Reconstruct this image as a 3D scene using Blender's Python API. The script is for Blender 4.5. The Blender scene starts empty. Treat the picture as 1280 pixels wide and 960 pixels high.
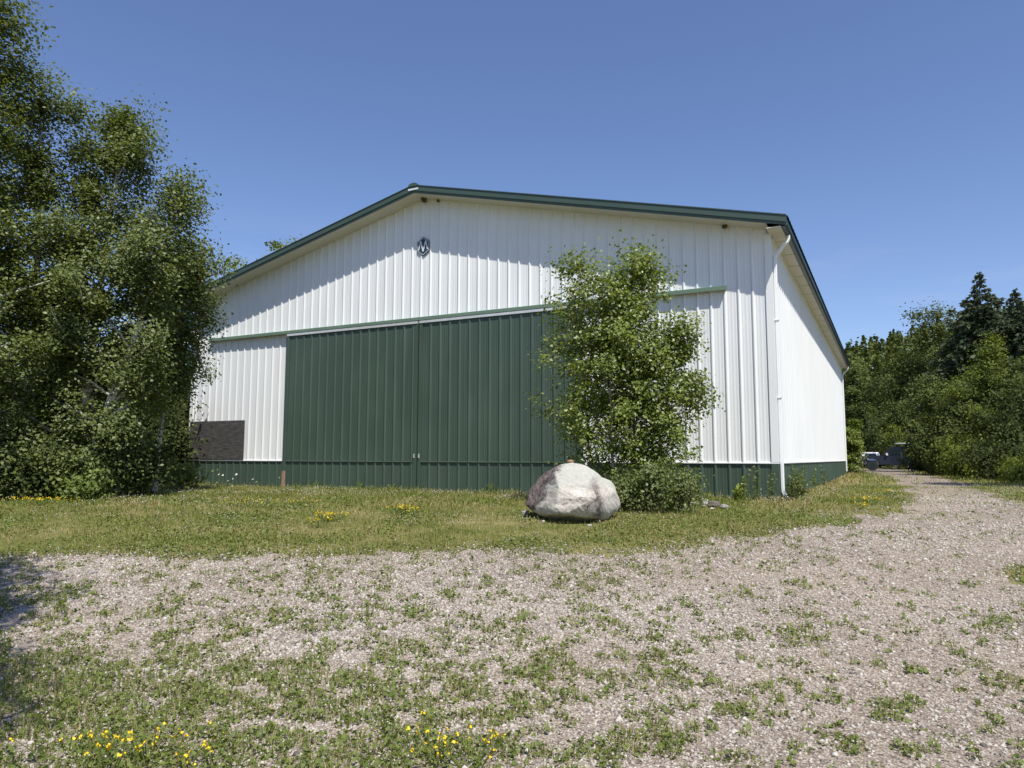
import bpy, bmesh, math, random
import numpy as np
from mathutils import Matrix, Vector

S = bpy.context.scene
COL = S.collection
F = 0.3048                      # feet to metres: the barn is set out on 12 inch ribs
ZS = 0.80                       # top of the green wainscot above the building's ground
PI = math.pi

# ------------------------------------------------------------------ camera
YAW, PITCH, ROLL = -0.4758, 0.1014, 0.0025
CAM = np.array([7.0432*F, -54.3076*F, ZS + 0.2941*F])
FPX = 913.2
sy, cy = math.sin(YAW), math.cos(YAW)
cd = bpy.data.cameras.new('camera'); cam = bpy.data.objects.new('camera', cd); COL.objects.link(cam)
cd.sensor_width = 36.0; cd.lens = FPX/1280*36.0; cd.clip_start = 0.05; cd.clip_end = 3000
cam.matrix_world = Matrix.Translation(CAM) @ Matrix.Rotation(-YAW, 4, 'Z') @ Matrix.Rotation(PI/2+PITCH, 4, 'X') @ Matrix.Rotation(ROLL, 4, 'Z')
S.camera = cam

# ------------------------------------------------------------------ noise and terrain
def _hash(ix, iy, seed):
    h = (ix*374761393 + iy*668265263 + seed*974634777) & 0xffffffff
    h = ((h ^ (h >> 13))*1274126177) & 0xffffffff
    return ((h ^ (h >> 16)) & 0xffff)/65535.0
def vnoise(x, y, seed=0):
    x = np.asarray(x, float); y = np.asarray(y, float)
    ix = np.floor(x).astype(np.int64); iy = np.floor(y).astype(np.int64)
    fx = x-ix; fy = y-iy
    fx = fx*fx*(3-2*fx); fy = fy*fy*(3-2*fy)
    a = _hash(ix, iy, seed); b = _hash(ix+1, iy, seed); c = _hash(ix, iy+1, seed); d = _hash(ix+1, iy+1, seed)
    return (a*(1-fx)+b*fx)*(1-fy) + (c*(1-fx)+d*fx)*fy
def fbm(x, y, seed=0, o=3):
    s = 0; a = .5; t = 0
    for k in range(o):
        s = s + a*vnoise(np.asarray(x)*2**k, np.asarray(y)*2**k, seed+k*17); t += a; a *= .5
    return s/t
def sstep(a, b, x):
    t = np.clip((np.asarray(x, float)-a)/(b-a), 0, 1); return t*t*(3-2*t)
def fwd(x, y):
    return (np.asarray(x)-CAM[0])*sy + (np.asarray(y)-CAM[1])*cy
def rgt(x, y):
    return (np.asarray(x)-CAM[0])*cy - (np.asarray(y)-CAM[1])*sy
def wpos(s, r):
    s = np.asarray(s); r = np.asarray(r)
    return CAM[0] + s*sy + r*cy, CAM[1] + s*cy - r*sy
def terr(x, y):
    s = fwd(x, y)
    return -0.70*(1-sstep(4.0, 15.5, s)) + 0.05*(fbm(np.asarray(x)*.45, np.asarray(y)*.45, 5)-.5)
def hillz(x, y):
    s = fwd(x, y); r = rgt(x, y)
    return 30*sstep(105, 250, s)*(0.95+0.6*sstep(95, 200, r)) + 2.5*(fbm(np.asarray(x)*.03, np.asarray(y)*.03, 9)-.5)*sstep(105, 150, s)
def ray(px, py):
    X = (px-640)/FPX; Y = (py-480)/FPX
    c, s_ = math.cos(-ROLL), math.sin(-ROLL); X, Y = X*c-Y*s_, X*s_+Y*c
    v = -Y; cp, sp = math.cos(PITCH), math.sin(PITCH)
    fw = cp-v*sp; u = sp+v*cp
    return np.array([X*cy+fw*sy, -X*sy+fw*cy, u])
def gp(px, py):
    """the point of the ground seen along one line of sight"""
    d = ray(px, py); d = d/np.hypot(d[0], d[1]); t = 1.5
    while t < 140:
        p = CAM+d*t
        if p[2] <= terr(p[0], p[1]): break
        t += 0.03
    return CAM+d*t
def ad(px, dist):
    """the ground point at a distance in a bearing"""
    d = ray(px, 573); d = d/np.hypot(d[0], d[1]); p = CAM+d*dist
    return np.array([p[0], p[1], float(terr(p[0], p[1]))])

# ------------------------------------------------------------------ object helpers
def link(o, parent=None):
    COL.objects.link(o)
    if parent is not None: o.parent = parent
    return o
def tag(o, label=None, cat=None, group=None, kind=None):
    if label: o['label'] = label
    if cat: o['category'] = cat
    if group: o['group'] = group
    if kind: o['kind'] = kind
    return o
def empty(name, loc, label, cat, group=None, rz=0.0):
    o = bpy.data.objects.new(name, None); link(o)
    o.location = loc; o.rotation_euler = (0, 0, rz); o.empty_display_size = .2
    return tag(o, label, cat, group)
def mesh_np(name, V, faces, mat, parent=None, smooth=False):
    """faces: list of (n,k) index arrays"""
    me = bpy.data.meshes.new(name)
    V = np.asarray(V, np.float32); me.vertices.add(len(V)); me.vertices.foreach_set('co', V.ravel())
    loops = np.concatenate([f.ravel() for f in faces]).astype(np.int32)
    tot = np.concatenate([np.full(len(f), f.shape[1]) for f in faces]).astype(np.int32)
    st = np.concatenate([[0], np.cumsum(tot)[:-1]]).astype(np.int32)
    me.loops.add(len(loops)); me.loops.foreach_set('vertex_index', loops)
    me.polygons.add(len(tot)); me.polygons.foreach_set('loop_start', st)
    me.polygons.foreach_set('loop_total', tot)
    if smooth: me.polygons.foreach_set('use_smooth', np.ones(len(tot), bool))
    me.update(calc_edges=True); me.validate()
    me.materials.append(mat)
    return link(bpy.data.objects.new(name, me), parent)
class MB:
    def __init__(s): s.v = []; s.f = []
    def add(s, V, Fc):
        o = len(s.v); s.v += [tuple(map(float, p)) for p in V]; s.f += [tuple(i+o for i in f) for f in Fc]; return s
    def box(s, a, b):
        x0, y0, z0 = a; x1, y1, z1 = b
        V = [(x0,y0,z0),(x1,y0,z0),(x1,y1,z0),(x0,y1,z0),(x0,y0,z1),(x1,y0,z1),(x1,y1,z1),(x0,y1,z1)]
        return s.add(V, [(0,3,2,1),(4,5,6,7),(0,1,5,4),(1,2,6,5),(2,3,7,6),(3,0,4,7)])
    def prism(s, poly, axis, a, b):
        """poly in the two other axes, extruded a..b along axis"""
        n = len(poly); V = []
        for t in (a, b):
            for (p, q) in poly:
                V.append({0: (t,p,q), 1: (p,t,q), 2: (p,q,t)}[axis])
        Fc = [tuple(range(n)), tuple(range(2*n-1, n-1, -1))]
        Fc += [(i, i+n, (i+1) % n+n, (i+1) % n) for i in range(n)]
        return s.add(V, Fc)
    def tube(s, pts, rad, n=8, cap=True):
        pts = [Vector(p) for p in pts]; V = []
        for i, p in enumerate(pts):
            d = (pts[min(i+1, len(pts)-1)]-pts[max(i-1, 0)]).normalized()
            a = d.orthogonal().normalized() if i == 0 else (a-d*a.dot(d)).normalized()
            b = d.cross(a); r = rad[i] if hasattr(rad, '__len__') else rad
            for k in range(n):
                t = 2*PI*k/n; V.append(p+(a*math.cos(t)+b*math.sin(t))*r)
        Fc = [(i*n+k, i*n+(k+1) % n, (i+1)*n+(k+1) % n, (i+1)*n+k) for i in range(len(pts)-1) for k in range(n)]
        if cap: Fc += [tuple(range(n-1, -1, -1)), tuple(range((len(pts)-1)*n, len(pts)*n))]
        return s.add(V, Fc)
    def cyl(s, c, axis, r, h, n=20, r2=None):
        d = Vector([(1,0,0),(0,1,0),(0,0,1)][axis]); c = Vector(c)
        return s.tube([c-d*h/2, c+d*h/2], [r, r if r2 is None else r2], n)
    def build(s, name, mat, parent=None, bevel=0.0, smooth=False, fix=True):
        me = bpy.data.meshes.new(name); me.from_pydata(s.v, [], s.f)
        if fix:
            bm = bmesh.new(); bm.from_mesh(me); bmesh.ops.recalc_face_normals(bm, faces=bm.faces[:])
            if bevel:
                bmesh.ops.bevel(bm, geom=bm.edges[:], offset=bevel, segments=2, affect='EDGES', clamp_overlap=True)
            bm.to_mesh(me); bm.free()
        if smooth:
            for p in me.polygons: p.use_smooth = True
        me.materials.append(mat); me.update()
        return link(bpy.data.objects.new(name, me), parent)

# ------------------------------------------------------------------ materials
def mat(name):
    m = bpy.data.materials.new(name); m.use_nodes = True
    nt = m.node_tree; nt.nodes.clear()
    return m, nt, nt.nodes, nt.links
def ramp(N, stops, interp='LINEAR'):
    r = N.new('ShaderNodeValToRGB'); r.color_ramp.interpolation = interp
    el = r.color_ramp.elements
    el[0].position, el[0].color = stops[0][0], (*stops[0][1], 1)
    el[1].position, el[1].color = stops[-1][0], (*stops[-1][1], 1)
    for p, c in stops[1:-1]:
        e = el.new(p); e.color = (*c, 1)
    return r
def noise(N, L, scale, detail=4, vec=None, rough=.55):
    n = N.new('ShaderNodeTexNoise'); n.inputs['Scale'].default_value = scale; n.inputs['Detail'].default_value = detail
    n.inputs['Roughness'].default_value = rough
    if vec is not None: L.new(vec, n.inputs['Vector'])
    return n
def coords(N, L, scale=(1,1,1), kind='Object'):
    t = N.new('ShaderNodeTexCoord'); m = N.new('ShaderNodeMapping'); m.inputs['Scale'].default_value = scale
    L.new(t.outputs[kind], m.inputs['Vector']); return m.outputs['Vector']
def mixc(N, L, a, b, fac, mode='MIX'):
    m = N.new('ShaderNodeMix'); m.data_type = 'RGBA'; m.blend_type = mode
    for sock, v in ((m.inputs[0], fac), (m.inputs[6], a), (m.inputs[7], b)):
        if hasattr(v, 'links') or hasattr(v, 'is_linked'): L.new(v, sock)
        else: sock.default_value = v if isinstance(v, (int, float)) else (*v, 1)
    return m.outputs[2]
def finish(m, N, L, colour, rough=.6, spec=.5, metal=0, bump=None, bstr=.3, bdist=.01, coat=0):
    b = N.new('ShaderNodeBsdfPrincipled'); o = N.new('ShaderNodeOutputMaterial')
    if isinstance(colour, tuple): b.inputs['Base Color'].default_value = (*colour, 1)
    else: L.new(colour, b.inputs['Base Color'])
    if isinstance(rough, (int, float)): b.inputs['Roughness'].default_value = rough
    else: L.new(rough, b.inputs['Roughness'])
    b.inputs['Specular IOR Level'].default_value = spec; b.inputs['Metallic'].default_value = metal
    b.inputs['Coat Weight'].default_value = coat
    if bump is not None:
        bp = N.new('ShaderNodeBump'); bp.inputs['Strength'].default_value = bstr; bp.inputs['Distance'].default_value = bdist
        L.new(bump, bp.inputs['Height']); L.new(bp.outputs[0], b.inputs['Normal'])
    L.new(b.outputs[0], o.inputs['Surface']); return m
def paint(name, c, rough=.45, var=.12, scale=1.5, spec=.5, stretch=(1,1,1), metal=0, dirt=None):
    m, nt, N, L = mat(name); v = coords(N, L, stretch)
    n = noise(N, L, scale, 5, v)
    r = ramp(N, [(.3, tuple(x*(1-var) for x in c)), (.7, tuple(min(1, x*(1+var)) for x in c))])
    L.new(n.outputs['Fac'], r.inputs['Fac']); colr = r.outputs['Color']
    if dirt:
        n2 = noise(N, L, dirt[1], 6, coords(N, L, (3, 3, .35))); r2 = ramp(N, [(.52, (0,0,0)), (.8, (dirt[2],)*3)])
        L.new(n2.outputs['Fac'], r2.inputs['Fac']); colr = mixc(N, L, colr, dirt[0], r2.outputs['Color'])
    return finish(m, N, L, colr, rough, spec, metal)
def leafmat(name, c0, c1, trans=.3, rough=.5, spec=.35, dry=None):
    """c0..c1: the spread of colour from leaf to leaf"""
    m, nt, N, L = mat(name)
    g = N.new('ShaderNodeNewGeometry')
    st = [(0, c0), (1, c1)] if dry is None else [(0, c0), (.8, c1), (1, dry)]
    r = ramp(N, st); L.new(g.outputs['Random Per Island'], r.inputs['Fac'])
    b = N.new('ShaderNodeBsdfPrincipled'); L.new(r.outputs[0], b.inputs['Base Color'])
    b.inputs['Roughness'].default_value = rough; b.inputs['Specular IOR Level'].default_value = spec
    t = N.new('ShaderNodeBsdfTranslucent')
    h = N.new('ShaderNodeMix'); h.data_type = 'RGBA'; h.blend_type = 'MULTIPLY'; h.inputs[0].default_value = 1
    L.new(r.outputs[0], h.inputs[6]); h.inputs[7].default_value = (1.25, 1.25, .6, 1)
    L.new(h.outputs[2], t.inputs['Color'])
    x = N.new('ShaderNodeMixShader'); x.inputs[0].default_value = trans
    o = N.new('ShaderNodeOutputMaterial')
    L.new(b.outputs[0], x.inputs[1]); L.new(t.outputs[0], x.inputs[2]); L.new(x.outputs[0], o.inputs['Surface'])
    return m

M = {}
M['white'] = paint('white_steel', (.76,.77,.76), .42, .03, .6, .4, dirt=((.55,.53,.48), 1.2, .22))
M['green'] = paint('green_steel', (.050,.080,.058), .42, .10, .8, .5, dirt=((.11,.13,.11), 1.5, .35))
M['trim_green'] = paint('green_trim', (.050,.080,.060), .38, .06, .8, .5)  # roof and trim green, nearly the wall green without its dirt
M['gutter'] = paint('dark_gutter_enamel', (.014,.026,.022), .4, .1, 2, .4)
M['track_green'] = paint('toplit_green_cover', (.13,.20,.145), .55, .08, 1.2, .3)  # door green made lighter: light from above is put into the colour
M['soffit'] = paint('soffit_panel', (.66,.63,.57), .6, .04, 2, .3)
M['galv'] = paint('galvanised_steel', (.62,.63,.62), .35, .1, 6, .5, metal=.3)
M['alu'] = paint('worn_white_metal', (.75,.75,.73), .4, .08, 6, .5)
M['black'] = paint('black_rubber', (.018,.018,.02), .7, .2, 8)
M['navy'] = paint('navy_enamel', (.02,.04,.075), .35, .1, 5)
M['pale'] = paint('pale_enamel', (.6,.66,.66), .4, .05, 5)
M['brownmud'] = paint('dry_mud', (.12,.085,.05), .95, .3, 30, .1)
M['postwood'] = paint('weathered_post_wood', (.30,.20,.15), .85, .35, 14, .2, (4,4,.6))
M['truck'] = paint('shaded_dark_blue_car_paint', (.020,.023,.042), .25, .1, 2, .5)  # dark blue, darkened further to stand for tree shade on the pickup
M['carwhite'] = paint('white_car_paint', (.75,.76,.77), .25, .03, 2, .5)
M['glass'] = paint('tinted_glass', (.02,.028,.035), .06, .1, 2, .6)
M['lamp'] = paint('headlight_glass', (.7,.72,.74), .1, .05, 3, .6)
M['tarp'] = paint('blue_grey_tarp', (.06,.07,.12), .6, .25, 4, .3)
M['yellow'] = leafmat('yellow_petals', (.72,.50,.01), (.85,.62,.02), .15)
M['petal'] = leafmat('white_petals', (.72,.72,.68), (.82,.82,.8), .2)
M['cloverwhite'] = leafmat('clover_blossom', (.42,.39,.31), (.60,.57,.48), .2)
def m_plywood():
    m, nt, N, L = mat('blackened_plywood'); v = coords(N, L, (1.2, 1, 14))
    n = noise(N, L, 3, 6, v, .65); r = ramp(N, [(.30, (.026,.025,.024)), (.52, (.068,.064,.061)), (.70, (.17,.16,.15))])
    L.new(n.outputs['Fac'], r.inputs['Fac'])
    n2 = noise(N, L, 1.3, 3, coords(N, L)); r2 = ramp(N, [(.42, (0,0,0)), (.7, (.5,.5,.5))]); L.new(n2.outputs['Fac'], r2.inputs['Fac'])
    c = mixc(N, L, r.outputs[0], (.075,.068,.062), r2.outputs[0])
    return finish(m, N, L, c, .8, .2, bump=n.outputs['Fac'], bstr=.4, bdist=.004)
M['plywood'] = m_plywood()
def m_bark(name, pale, dark, thr):
    m, nt, N, L = mat(name)
    n = noise(N, L, 2.2, 5, coords(N, L, (3, 3, 9))); r = ramp(N, [(thr-.06, dark), (thr+.05, pale)])
    L.new(n.outputs['Fac'], r.inputs['Fac'])
    return finish(m, N, L, r.outputs[0], .8, .2, bump=n.outputs['Fac'], bstr=.4, bdist=.01)
M['birch'] = m_bark('birch_bark', (.58,.56,.50), (.06,.055,.05), .42)
M['aspen'] = m_bark('young_birch_bark', (.34,.31,.26), (.09,.08,.065), .45)
M['bark'] = m_bark('grey_brown_bark', (.16,.13,.10), (.05,.04,.03), .5)
def m_rock(name, cols, scale, seed=0):
    m, nt, N, L = mat(name); v = coords(N, L)
    n = noise(N, L, scale, 8, v, .65); r = ramp(N, cols); L.new(n.outputs['Fac'], r.inputs['Fac'])
    sp = noise(N, L, scale*9, 3, v); r2 = ramp(N, [(.35, (.72,.70,.68)), (.6, (1,1,1))]); L.new(sp.outputs['Fac'], r2.inputs['Fac'])
    c = mixc(N, L, r.outputs[0], r2.outputs[0], 1.0, 'MULTIPLY')
    return m, N, L, c, n, v
def m_boulder():
    m, N, L, c, n, v = m_rock('pale_granite', [(.25, (.31,.27,.225)), (.42, (.48,.44,.385)), (.6, (.56,.525,.465)), (.8, (.61,.585,.535))], 2.8)
    geo = N.new('ShaderNodeSeparateXYZ'); tc = N.new('ShaderNodeTexCoord'); L.new(tc.outputs['Object'], geo.inputs[0])
    def mm(op, a, b, c2=None):
        q = N.new('ShaderNodeMath'); q.operation = op
        for i, x in enumerate((a, b) if c2 is None else (a, b, c2)):
            if isinstance(x, (int, float)): q.inputs[i].default_value = x
            else: L.new(x, q.inputs[i])
        return q.outputs[0]
    def rmp(s, *st):
        r = ramp(N, list(st)); L.new(s, r.inputs['Fac']); return r.outputs[0]
    X, Z = geo.outputs[0], geo.outputs[2]
    wob = noise(N, L, 4.5, 8, v, .7); w = mm('MULTIPLY_ADD', wob.outputs['Fac'], .5, -.25)
    Xw = mm('ADD', X, w); Zw = mm('ADD', Z, w)
    lich = noise(N, L, 14, 6, v, .75)
    # grey lichen on the crown, in broken patches
    crown = mm('MULTIPLY', rmp(Zw, (.50, (0,0,0)), (.66, (1,1,1))), rmp(lich.outputs['Fac'], (.32, (.30,.30,.30)), (.60, (.95,.95,.95))))
    c = mixc(N, L, c, (.37,.378,.33), crown)
    # wine-coloured seam down the front, streaky
    band = mm('ABSOLUTE', mm('SUBTRACT', mm('MULTIPLY_ADD', Z, .10, Xw), .385), 0.0)
    streak = noise(N, L, 6, 6, coords(N, L, (5, 5, .8)), .7)
    seam = mm('MULTIPLY', rmp(band, (.035, (1,1,1)), (.11, (0,0,0))), mm('MULTIPLY', rmp(Zw, (.60, (1,1,1)), (.76, (0,0,0))), rmp(streak.outputs['Fac'], (.34, (.25,.25,.25)), (.56, (1,1,1)))))
    c = mixc(N, L, c, (.15,.12,.11), seam)
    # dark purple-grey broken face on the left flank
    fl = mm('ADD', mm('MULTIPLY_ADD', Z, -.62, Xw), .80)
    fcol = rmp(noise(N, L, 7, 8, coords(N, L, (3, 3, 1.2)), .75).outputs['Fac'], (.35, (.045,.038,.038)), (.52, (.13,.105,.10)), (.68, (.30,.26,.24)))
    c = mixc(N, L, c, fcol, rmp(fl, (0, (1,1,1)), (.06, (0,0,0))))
    vo = N.new('ShaderNodeTexVoronoi'); vo.feature = 'DISTANCE_TO_EDGE'; vo.inputs['Scale'].default_value = 1.9
    dist = noise(N, L, 3, 4, v); L.new(mixc(N, L, v, dist.outputs['Color'], .35), vo.inputs['Vector'])
    crack = rmp(vo.outputs['Distance'], (0, (.22,.19,.17)), (.016, (1,1,1)))
    big = rmp(noise(N, L, 1.9, 2, v).outputs['Fac'], (.56, (0,0,0)), (.62, (1,1,1)))
    c = mixc(N, L, c, mixc(N, L, c, crack, 1.0, 'MULTIPLY'), big)
    hgt = mm('ADD', noise(N, L, 7, 10, v, .75).outputs['Fac'], mm('MULTIPLY', crack, .25))
    return finish(m, N, L, c, .9, .15, bump=hgt, bstr=.8, bdist=.022)
M['boulder'] = m_boulder()
def m_stone(name, cols, sc):
    m, N, L, c, n, v = m_rock(name, cols, sc)
    return finish(m, N, L, c, .85, .2, bump=n.outputs['Fac'], bstr=.5, bdist=.02)
M['greystone'] = m_stone('grey_fieldstone', [(.3, (.22,.20,.19)), (.7, (.36,.34,.32))], 6)
M['palestone'] = m_stone('pale_fieldstone', [(.3, (.42,.40,.38)), (.7, (.58,.56,.54))], 6)
M['darkstone'] = m_stone('dark_fieldstone', [(.3, (.10,.085,.08)), (.7, (.20,.17,.16))], 6)
M['ruststone'] = m_stone('rusty_stone', [(.3, (.26,.13,.06)), (.7, (.40,.24,.13))], 9)
def m_gravel_sheet():
    m, nt, N, L = mat('crushed_gravel'); v = coords(N, L)
    vo = N.new('ShaderNodeTexVoronoi'); vo.inputs['Scale'].default_value = 58; L.new(v, vo.inputs['Vector'])
    sp = N.new('ShaderNodeSeparateColor'); L.new(vo.outputs['Color'], sp.inputs[0])
    r = ramp(N, GRAV); L.new(sp.outputs[0], r.inputs['Fac'])
    ed = ramp(N, [(.15, (1,1,1)), (.60, (.45,.41,.37))]); L.new(vo.outputs['Distance'], ed.inputs['Fac'])
    c = mixc(N, L, r.outputs[0], ed.outputs[0], .8, 'MULTIPLY')
    big = noise(N, L, .55, 5, v, .6); rb = ramp(N, [(.36, (.90,.86,.82)), (.64, (1.14,1.09,1.03))]); L.new(big.outputs['Fac'], rb.inputs['Fac'])
    c = mixc(N, L, c, rb.outputs[0], 1.0, 'MULTIPLY')
    inv = N.new('ShaderNodeMath'); inv.operation = 'SUBTRACT'; inv.inputs[0].default_value = 1; L.new(vo.outputs['Distance'], inv.inputs[1])
    return finish(m, N, L, c, .9, .15, bump=inv.outputs[0], bstr=.8, bdist=.009)
GRAV = [(0, (.11,.097,.09)), (.10, (.22,.187,.16)), (.35, (.335,.292,.252)), (.6, (.405,.362,.315)), (.84, (.455,.413,.357)), (1, (.53,.50,.445))]
M['gravel'] = m_gravel_sheet()
def m_stones():
    m, nt, N, L = mat('gravel_stones'); g = N.new('ShaderNodeNewGeometry')
    r = ramp(N, GRAV); L.new(g.outputs['Random Per Island'], r.inputs['Fac'])
    n = noise(N, L, 90, 3, coords(N, L)); rr = ramp(N, [(.3, (.8,.8,.8)), (.7, (1.1,1.1,1.1))]); L.new(n.outputs['Fac'], rr.inputs['Fac'])
    return finish(m, N, L, mixc(N, L, r.outputs[0], rr.outputs[0], 1.0, 'MULTIPLY'), .9, .15)
M['stones'] = m_stones()
def m_ground():
    m, nt, N, L = mat('meadow_soil'); v = coords(N, L)
    n = noise(N, L, 1.1, 8, v, .65); r = ramp(N, [(.3, (.090,.105,.026)), (.46, (.15,.15,.048)), (.60, (.22,.195,.085)), (.8, (.30,.255,.15))])
    L.new(n.outputs['Fac'], r.inputs['Fac'])
    f = noise(N, L, 16, 8, v, .8); rf = ramp(N, [(.34, (.35,.38,.30)), (.5, (.95,.95,.9)), (.68, (1.35,1.3,1.25))]); L.new(f.outputs['Fac'], rf.inputs['Fac'])
    return finish(m, N, L, mixc(N, L, r.outputs[0], rf.outputs[0], 1.0, 'MULTIPLY'), .95, .1, bump=f.outputs['Fac'], bstr=.8, bdist=.03)
M['ground'] = m_ground()
M['hill'] = paint('forest_floor', (.03,.04,.015), .95, .3, .2, .1)
M['grass'] = leafmat('grass_blades', (.11,.150,.026), (.225,.250,.060), .35, .55, .3, dry=(.34,.28,.13))
M['drygrass'] = leafmat('straw_blades', (.30,.24,.11), (.42,.35,.18), .25, .7, .2)
M['clover'] = leafmat('clover_leaves', (.095,.14,.024), (.19,.225,.055), .3, .55, .3)
M['birchleaf'] = leafmat('birch_leaves', (.088,.116,.036), (.195,.230,.074), .36, .44, .32)
M['youngleaf'] = leafmat('young_birch_leaves', (.105,.150,.022), (.230,.275,.055), .36, .42, .5)
M['shrubleaf'] = leafmat('shrub_leaves', (.080,.105,.022), (.18,.205,.058), .3, .5, .4)
M['limeleaf'] = leafmat('yellow_green_leaves', (.12,.17,.02), (.21,.25,.045), .35, .5, .35)
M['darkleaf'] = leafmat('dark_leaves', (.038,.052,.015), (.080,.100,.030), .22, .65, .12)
M['midleaf'] = leafmat('wood_leaves', (.062,.086,.022), (.145,.170,.048), .25, .65, .12)
M['farleaf'] = leafmat('far_leaves', (.050,.072,.017), (.120,.142,.038), .28, .7, .1)
M['brightleaf'] = leafmat('bright_far_leaves', (.095,.130,.020), (.185,.215,.042), .34, .65, .12)
M['needle'] = leafmat('spruce_needles', (.040,.057,.032), (.092,.115,.062), .12, .6, .2)

# ------------------------------------------------------------------ ground
def axis(lo, hi, fine_lo, fine_hi, step, grow=1.25):
    a = list(np.arange(fine_lo, fine_hi+step*.5, step)); d = step
    while a[-1] < hi: d *= grow; a.append(a[-1]+d)
    d = step
    while a[0] > lo: d *= grow; a.insert(0, a[0]-d)
    return np.array(a)
def sheet(name, xs, ys, zf, mat_, keep=None, smooth=True):
    X, Y = np.meshgrid(xs, ys); V = np.stack([X.ravel(), Y.ravel(), zf(X, Y).ravel()], 1)
    nx, ny = len(xs), len(ys); i = (np.arange(ny-1)[:, None]*nx+np.arange(nx-1)[None]).ravel()
    Q = np.stack([i, i+1, i+nx+1, i+nx], 1)
    if keep is not None:
        c = V[Q].mean(1); Q = Q[keep(c[:, 0], c[:, 1])]
        u, inv = np.unique(Q, return_inverse=True); V = V[u]; Q = inv.reshape(-1, 4)
    return mesh_np(name, V, [Q], mat_, None, smooth)
def groundz(x, y): return np.maximum(terr(x, y), terr(x, y)) - 0.5*sstep(100, 112, fwd(x, y))
g = sheet('ground', axis(-700, 700, -32, 32, .4), axis(-300, 900, -20, 60, .4), groundz, M['ground'])
tag(g, kind='structure')
h = sheet('hills', np.linspace(-420, 420, 85), np.linspace(60, 480, 60), lambda x, y: hillz(x, y)-.6+.55*sstep(104, 112, fwd(x, y)), M['hill'],
          keep=lambda x, y: fwd(x, y) > 100)
tag(h, kind='structure')

# where the drive is gravelled: outline on the ground
near = [gp(*q)[:2] for q in [(-420,730),(-150,708),(0,700),(110,694),(250,692),(400,688),(520,690),(640,690),(770,690),(900,684),(1000,671),(1075,653),(1118,634),(1131,618),(1124,606),(1108,597)]]
near += [ad(1092, 46)[:2], ad(1078, 55)[:2], ad(1062, 66)[:2], ad(1040, 74)[:2]]
far = [ad(1075, 75)[:2], ad(1165, 73)[:2], ad(1168, 62)[:2], ad(1130, 57)[:2], ad(1165, 44)[:2], ad(1190, 37)[:2], ad(1228, 25.5)[:2], ad(1262, 20)[:2], ad(1320, 16)[:2], ad(1500, 13)[:2]]
back = [np.array(wpos(s, r)) for s, r in [(4, 14), (-8, 14), (-8, -14), (4, -16)]]
DRIVE = np.array(near+far+back)
def inpoly(x, y, P):
    x = np.asarray(x, float); y = np.asarray(y, float); r = np.zeros(x.shape, bool); n = len(P)
    for i in range(n):
        (x0, y0), (x1, y1) = P[i], P[(i+1) % n]
        c = ((y0 > y) != (y1 > y)) & (x < (x1-x0)*(y-y0)/(y1-y0+1e-12)+x0)
        r ^= c
    return r
MEDIAN = np.array([ad(1118, 47)[:2], ad(1126, 47)[:2], ad(1180, 29)[:2], ad(1166, 29)[:2]])
ISLE = np.array([gp(*q)[:2] for q in [(1258,712),(1300,700),(1400,715),(1400,760),(1300,745),(1266,732)]])
def wob(x, y):
    return (fbm(np.asarray(x)*.9, np.asarray(y)*.9, 31)-.5)*1.3, (fbm(np.asarray(x)*.9, np.asarray(y)*.9, 47)-.5)*1.3
def on_gravel(x, y):
    a, b = wob(x, y)
    f_ = fbm(np.asarray(x)*3.7, np.asarray(y)*3.7, 53, 2)-.5; a = a+f_*.9; b = b+f_*.9
    return inpoly(x+a, y+b, DRIVE) & ~inpoly(x+a*.4, y+b*.4, ISLE)
gd = sheet('gravel_drive', np.arange(-26, 34, .16), np.arange(-26, 62, .16), lambda x, y: terr(x, y)+.006, M['gravel'], keep=on_gravel)
tag(gd, kind='structure')

# ------------------------------------------------------------------ the barn
W = 60*F; L = 86.7*F; OV = 1.886*F; SO = 1.375*F
HB = ZS+24.044*F; HT = ZS+24.702*F; RISE = 7.582*F; SL = RISE/(W/2+SO); CX = -W/2
def rake(x, h=None): return (HB if h is None else h) - SL*abs(x-CX)
P = F
PROFILE = [(-.034,0),(-.019,.027),(.019,.027),(.034,0),(.0665,0),(.0765,.0035),(.0865,0),(.1425,0),(.1525,.0035),(.1625,0),(.2185,0),(.2285,.0035),(.2385,0)]
def panel(name, u0, u1, origin, ud, nd, zb, zt, mat_, parent, phase=0.0, extra=()):
    """ribbed steel sheet: u runs along the wall, nd points out"""
    pts = []
    k = math.floor((u0-phase)/P)-1
    while phase+k*P < u1+P:
        for (a, b) in PROFILE:
            u = phase+k*P+a
            if u0 < u < u1: pts.append((u, b))
        k += 1
    pts = [(u0, 0.0)]+pts+[(u1, 0.0)]
    for e in extra:
        b_ = max(q for q in pts if q[0] <= e); c_ = min(q for q in pts if q[0] >= e)
        pts.append((e, b_[1]+(c_[1]-b_[1])*(e-b_[0])/max(c_[0]-b_[0], 1e-6)))
    pts.sort()
    V = []
    for (u, b) in pts:
        x = origin[0]+ud[0]*u+nd[0]*b; y = origin[1]+ud[1]*u+nd[1]*b
        V.append((x, y, zb(u) if callable(zb) else zb)); V.append((x, y, zt(u) if callable(zt) else zt))
    fl = (ud[0]*nd[1]-ud[1]*nd[0]) < 0
    Q = np.array([(2*i, 2*i+2, 2*i+3, 2*i+1) if fl else (2*i, 2*i+1, 2*i+3, 2*i+2) for i in range(len(pts)-1)])
    return mesh_np(name, V, [Q], mat_, parent)
barn = empty('barn', (CX, L/2, 0), 'large white ribbed steel barn with green wainscot and two tall green sliding doors', 'barn')
def bpart(o, name=None):
    o.parent = barn; o.matrix_parent_inverse = Matrix.Translation(-Vector(barn.location)); return o
EB = HB-RISE                                       # underside of the eave fascia
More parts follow.
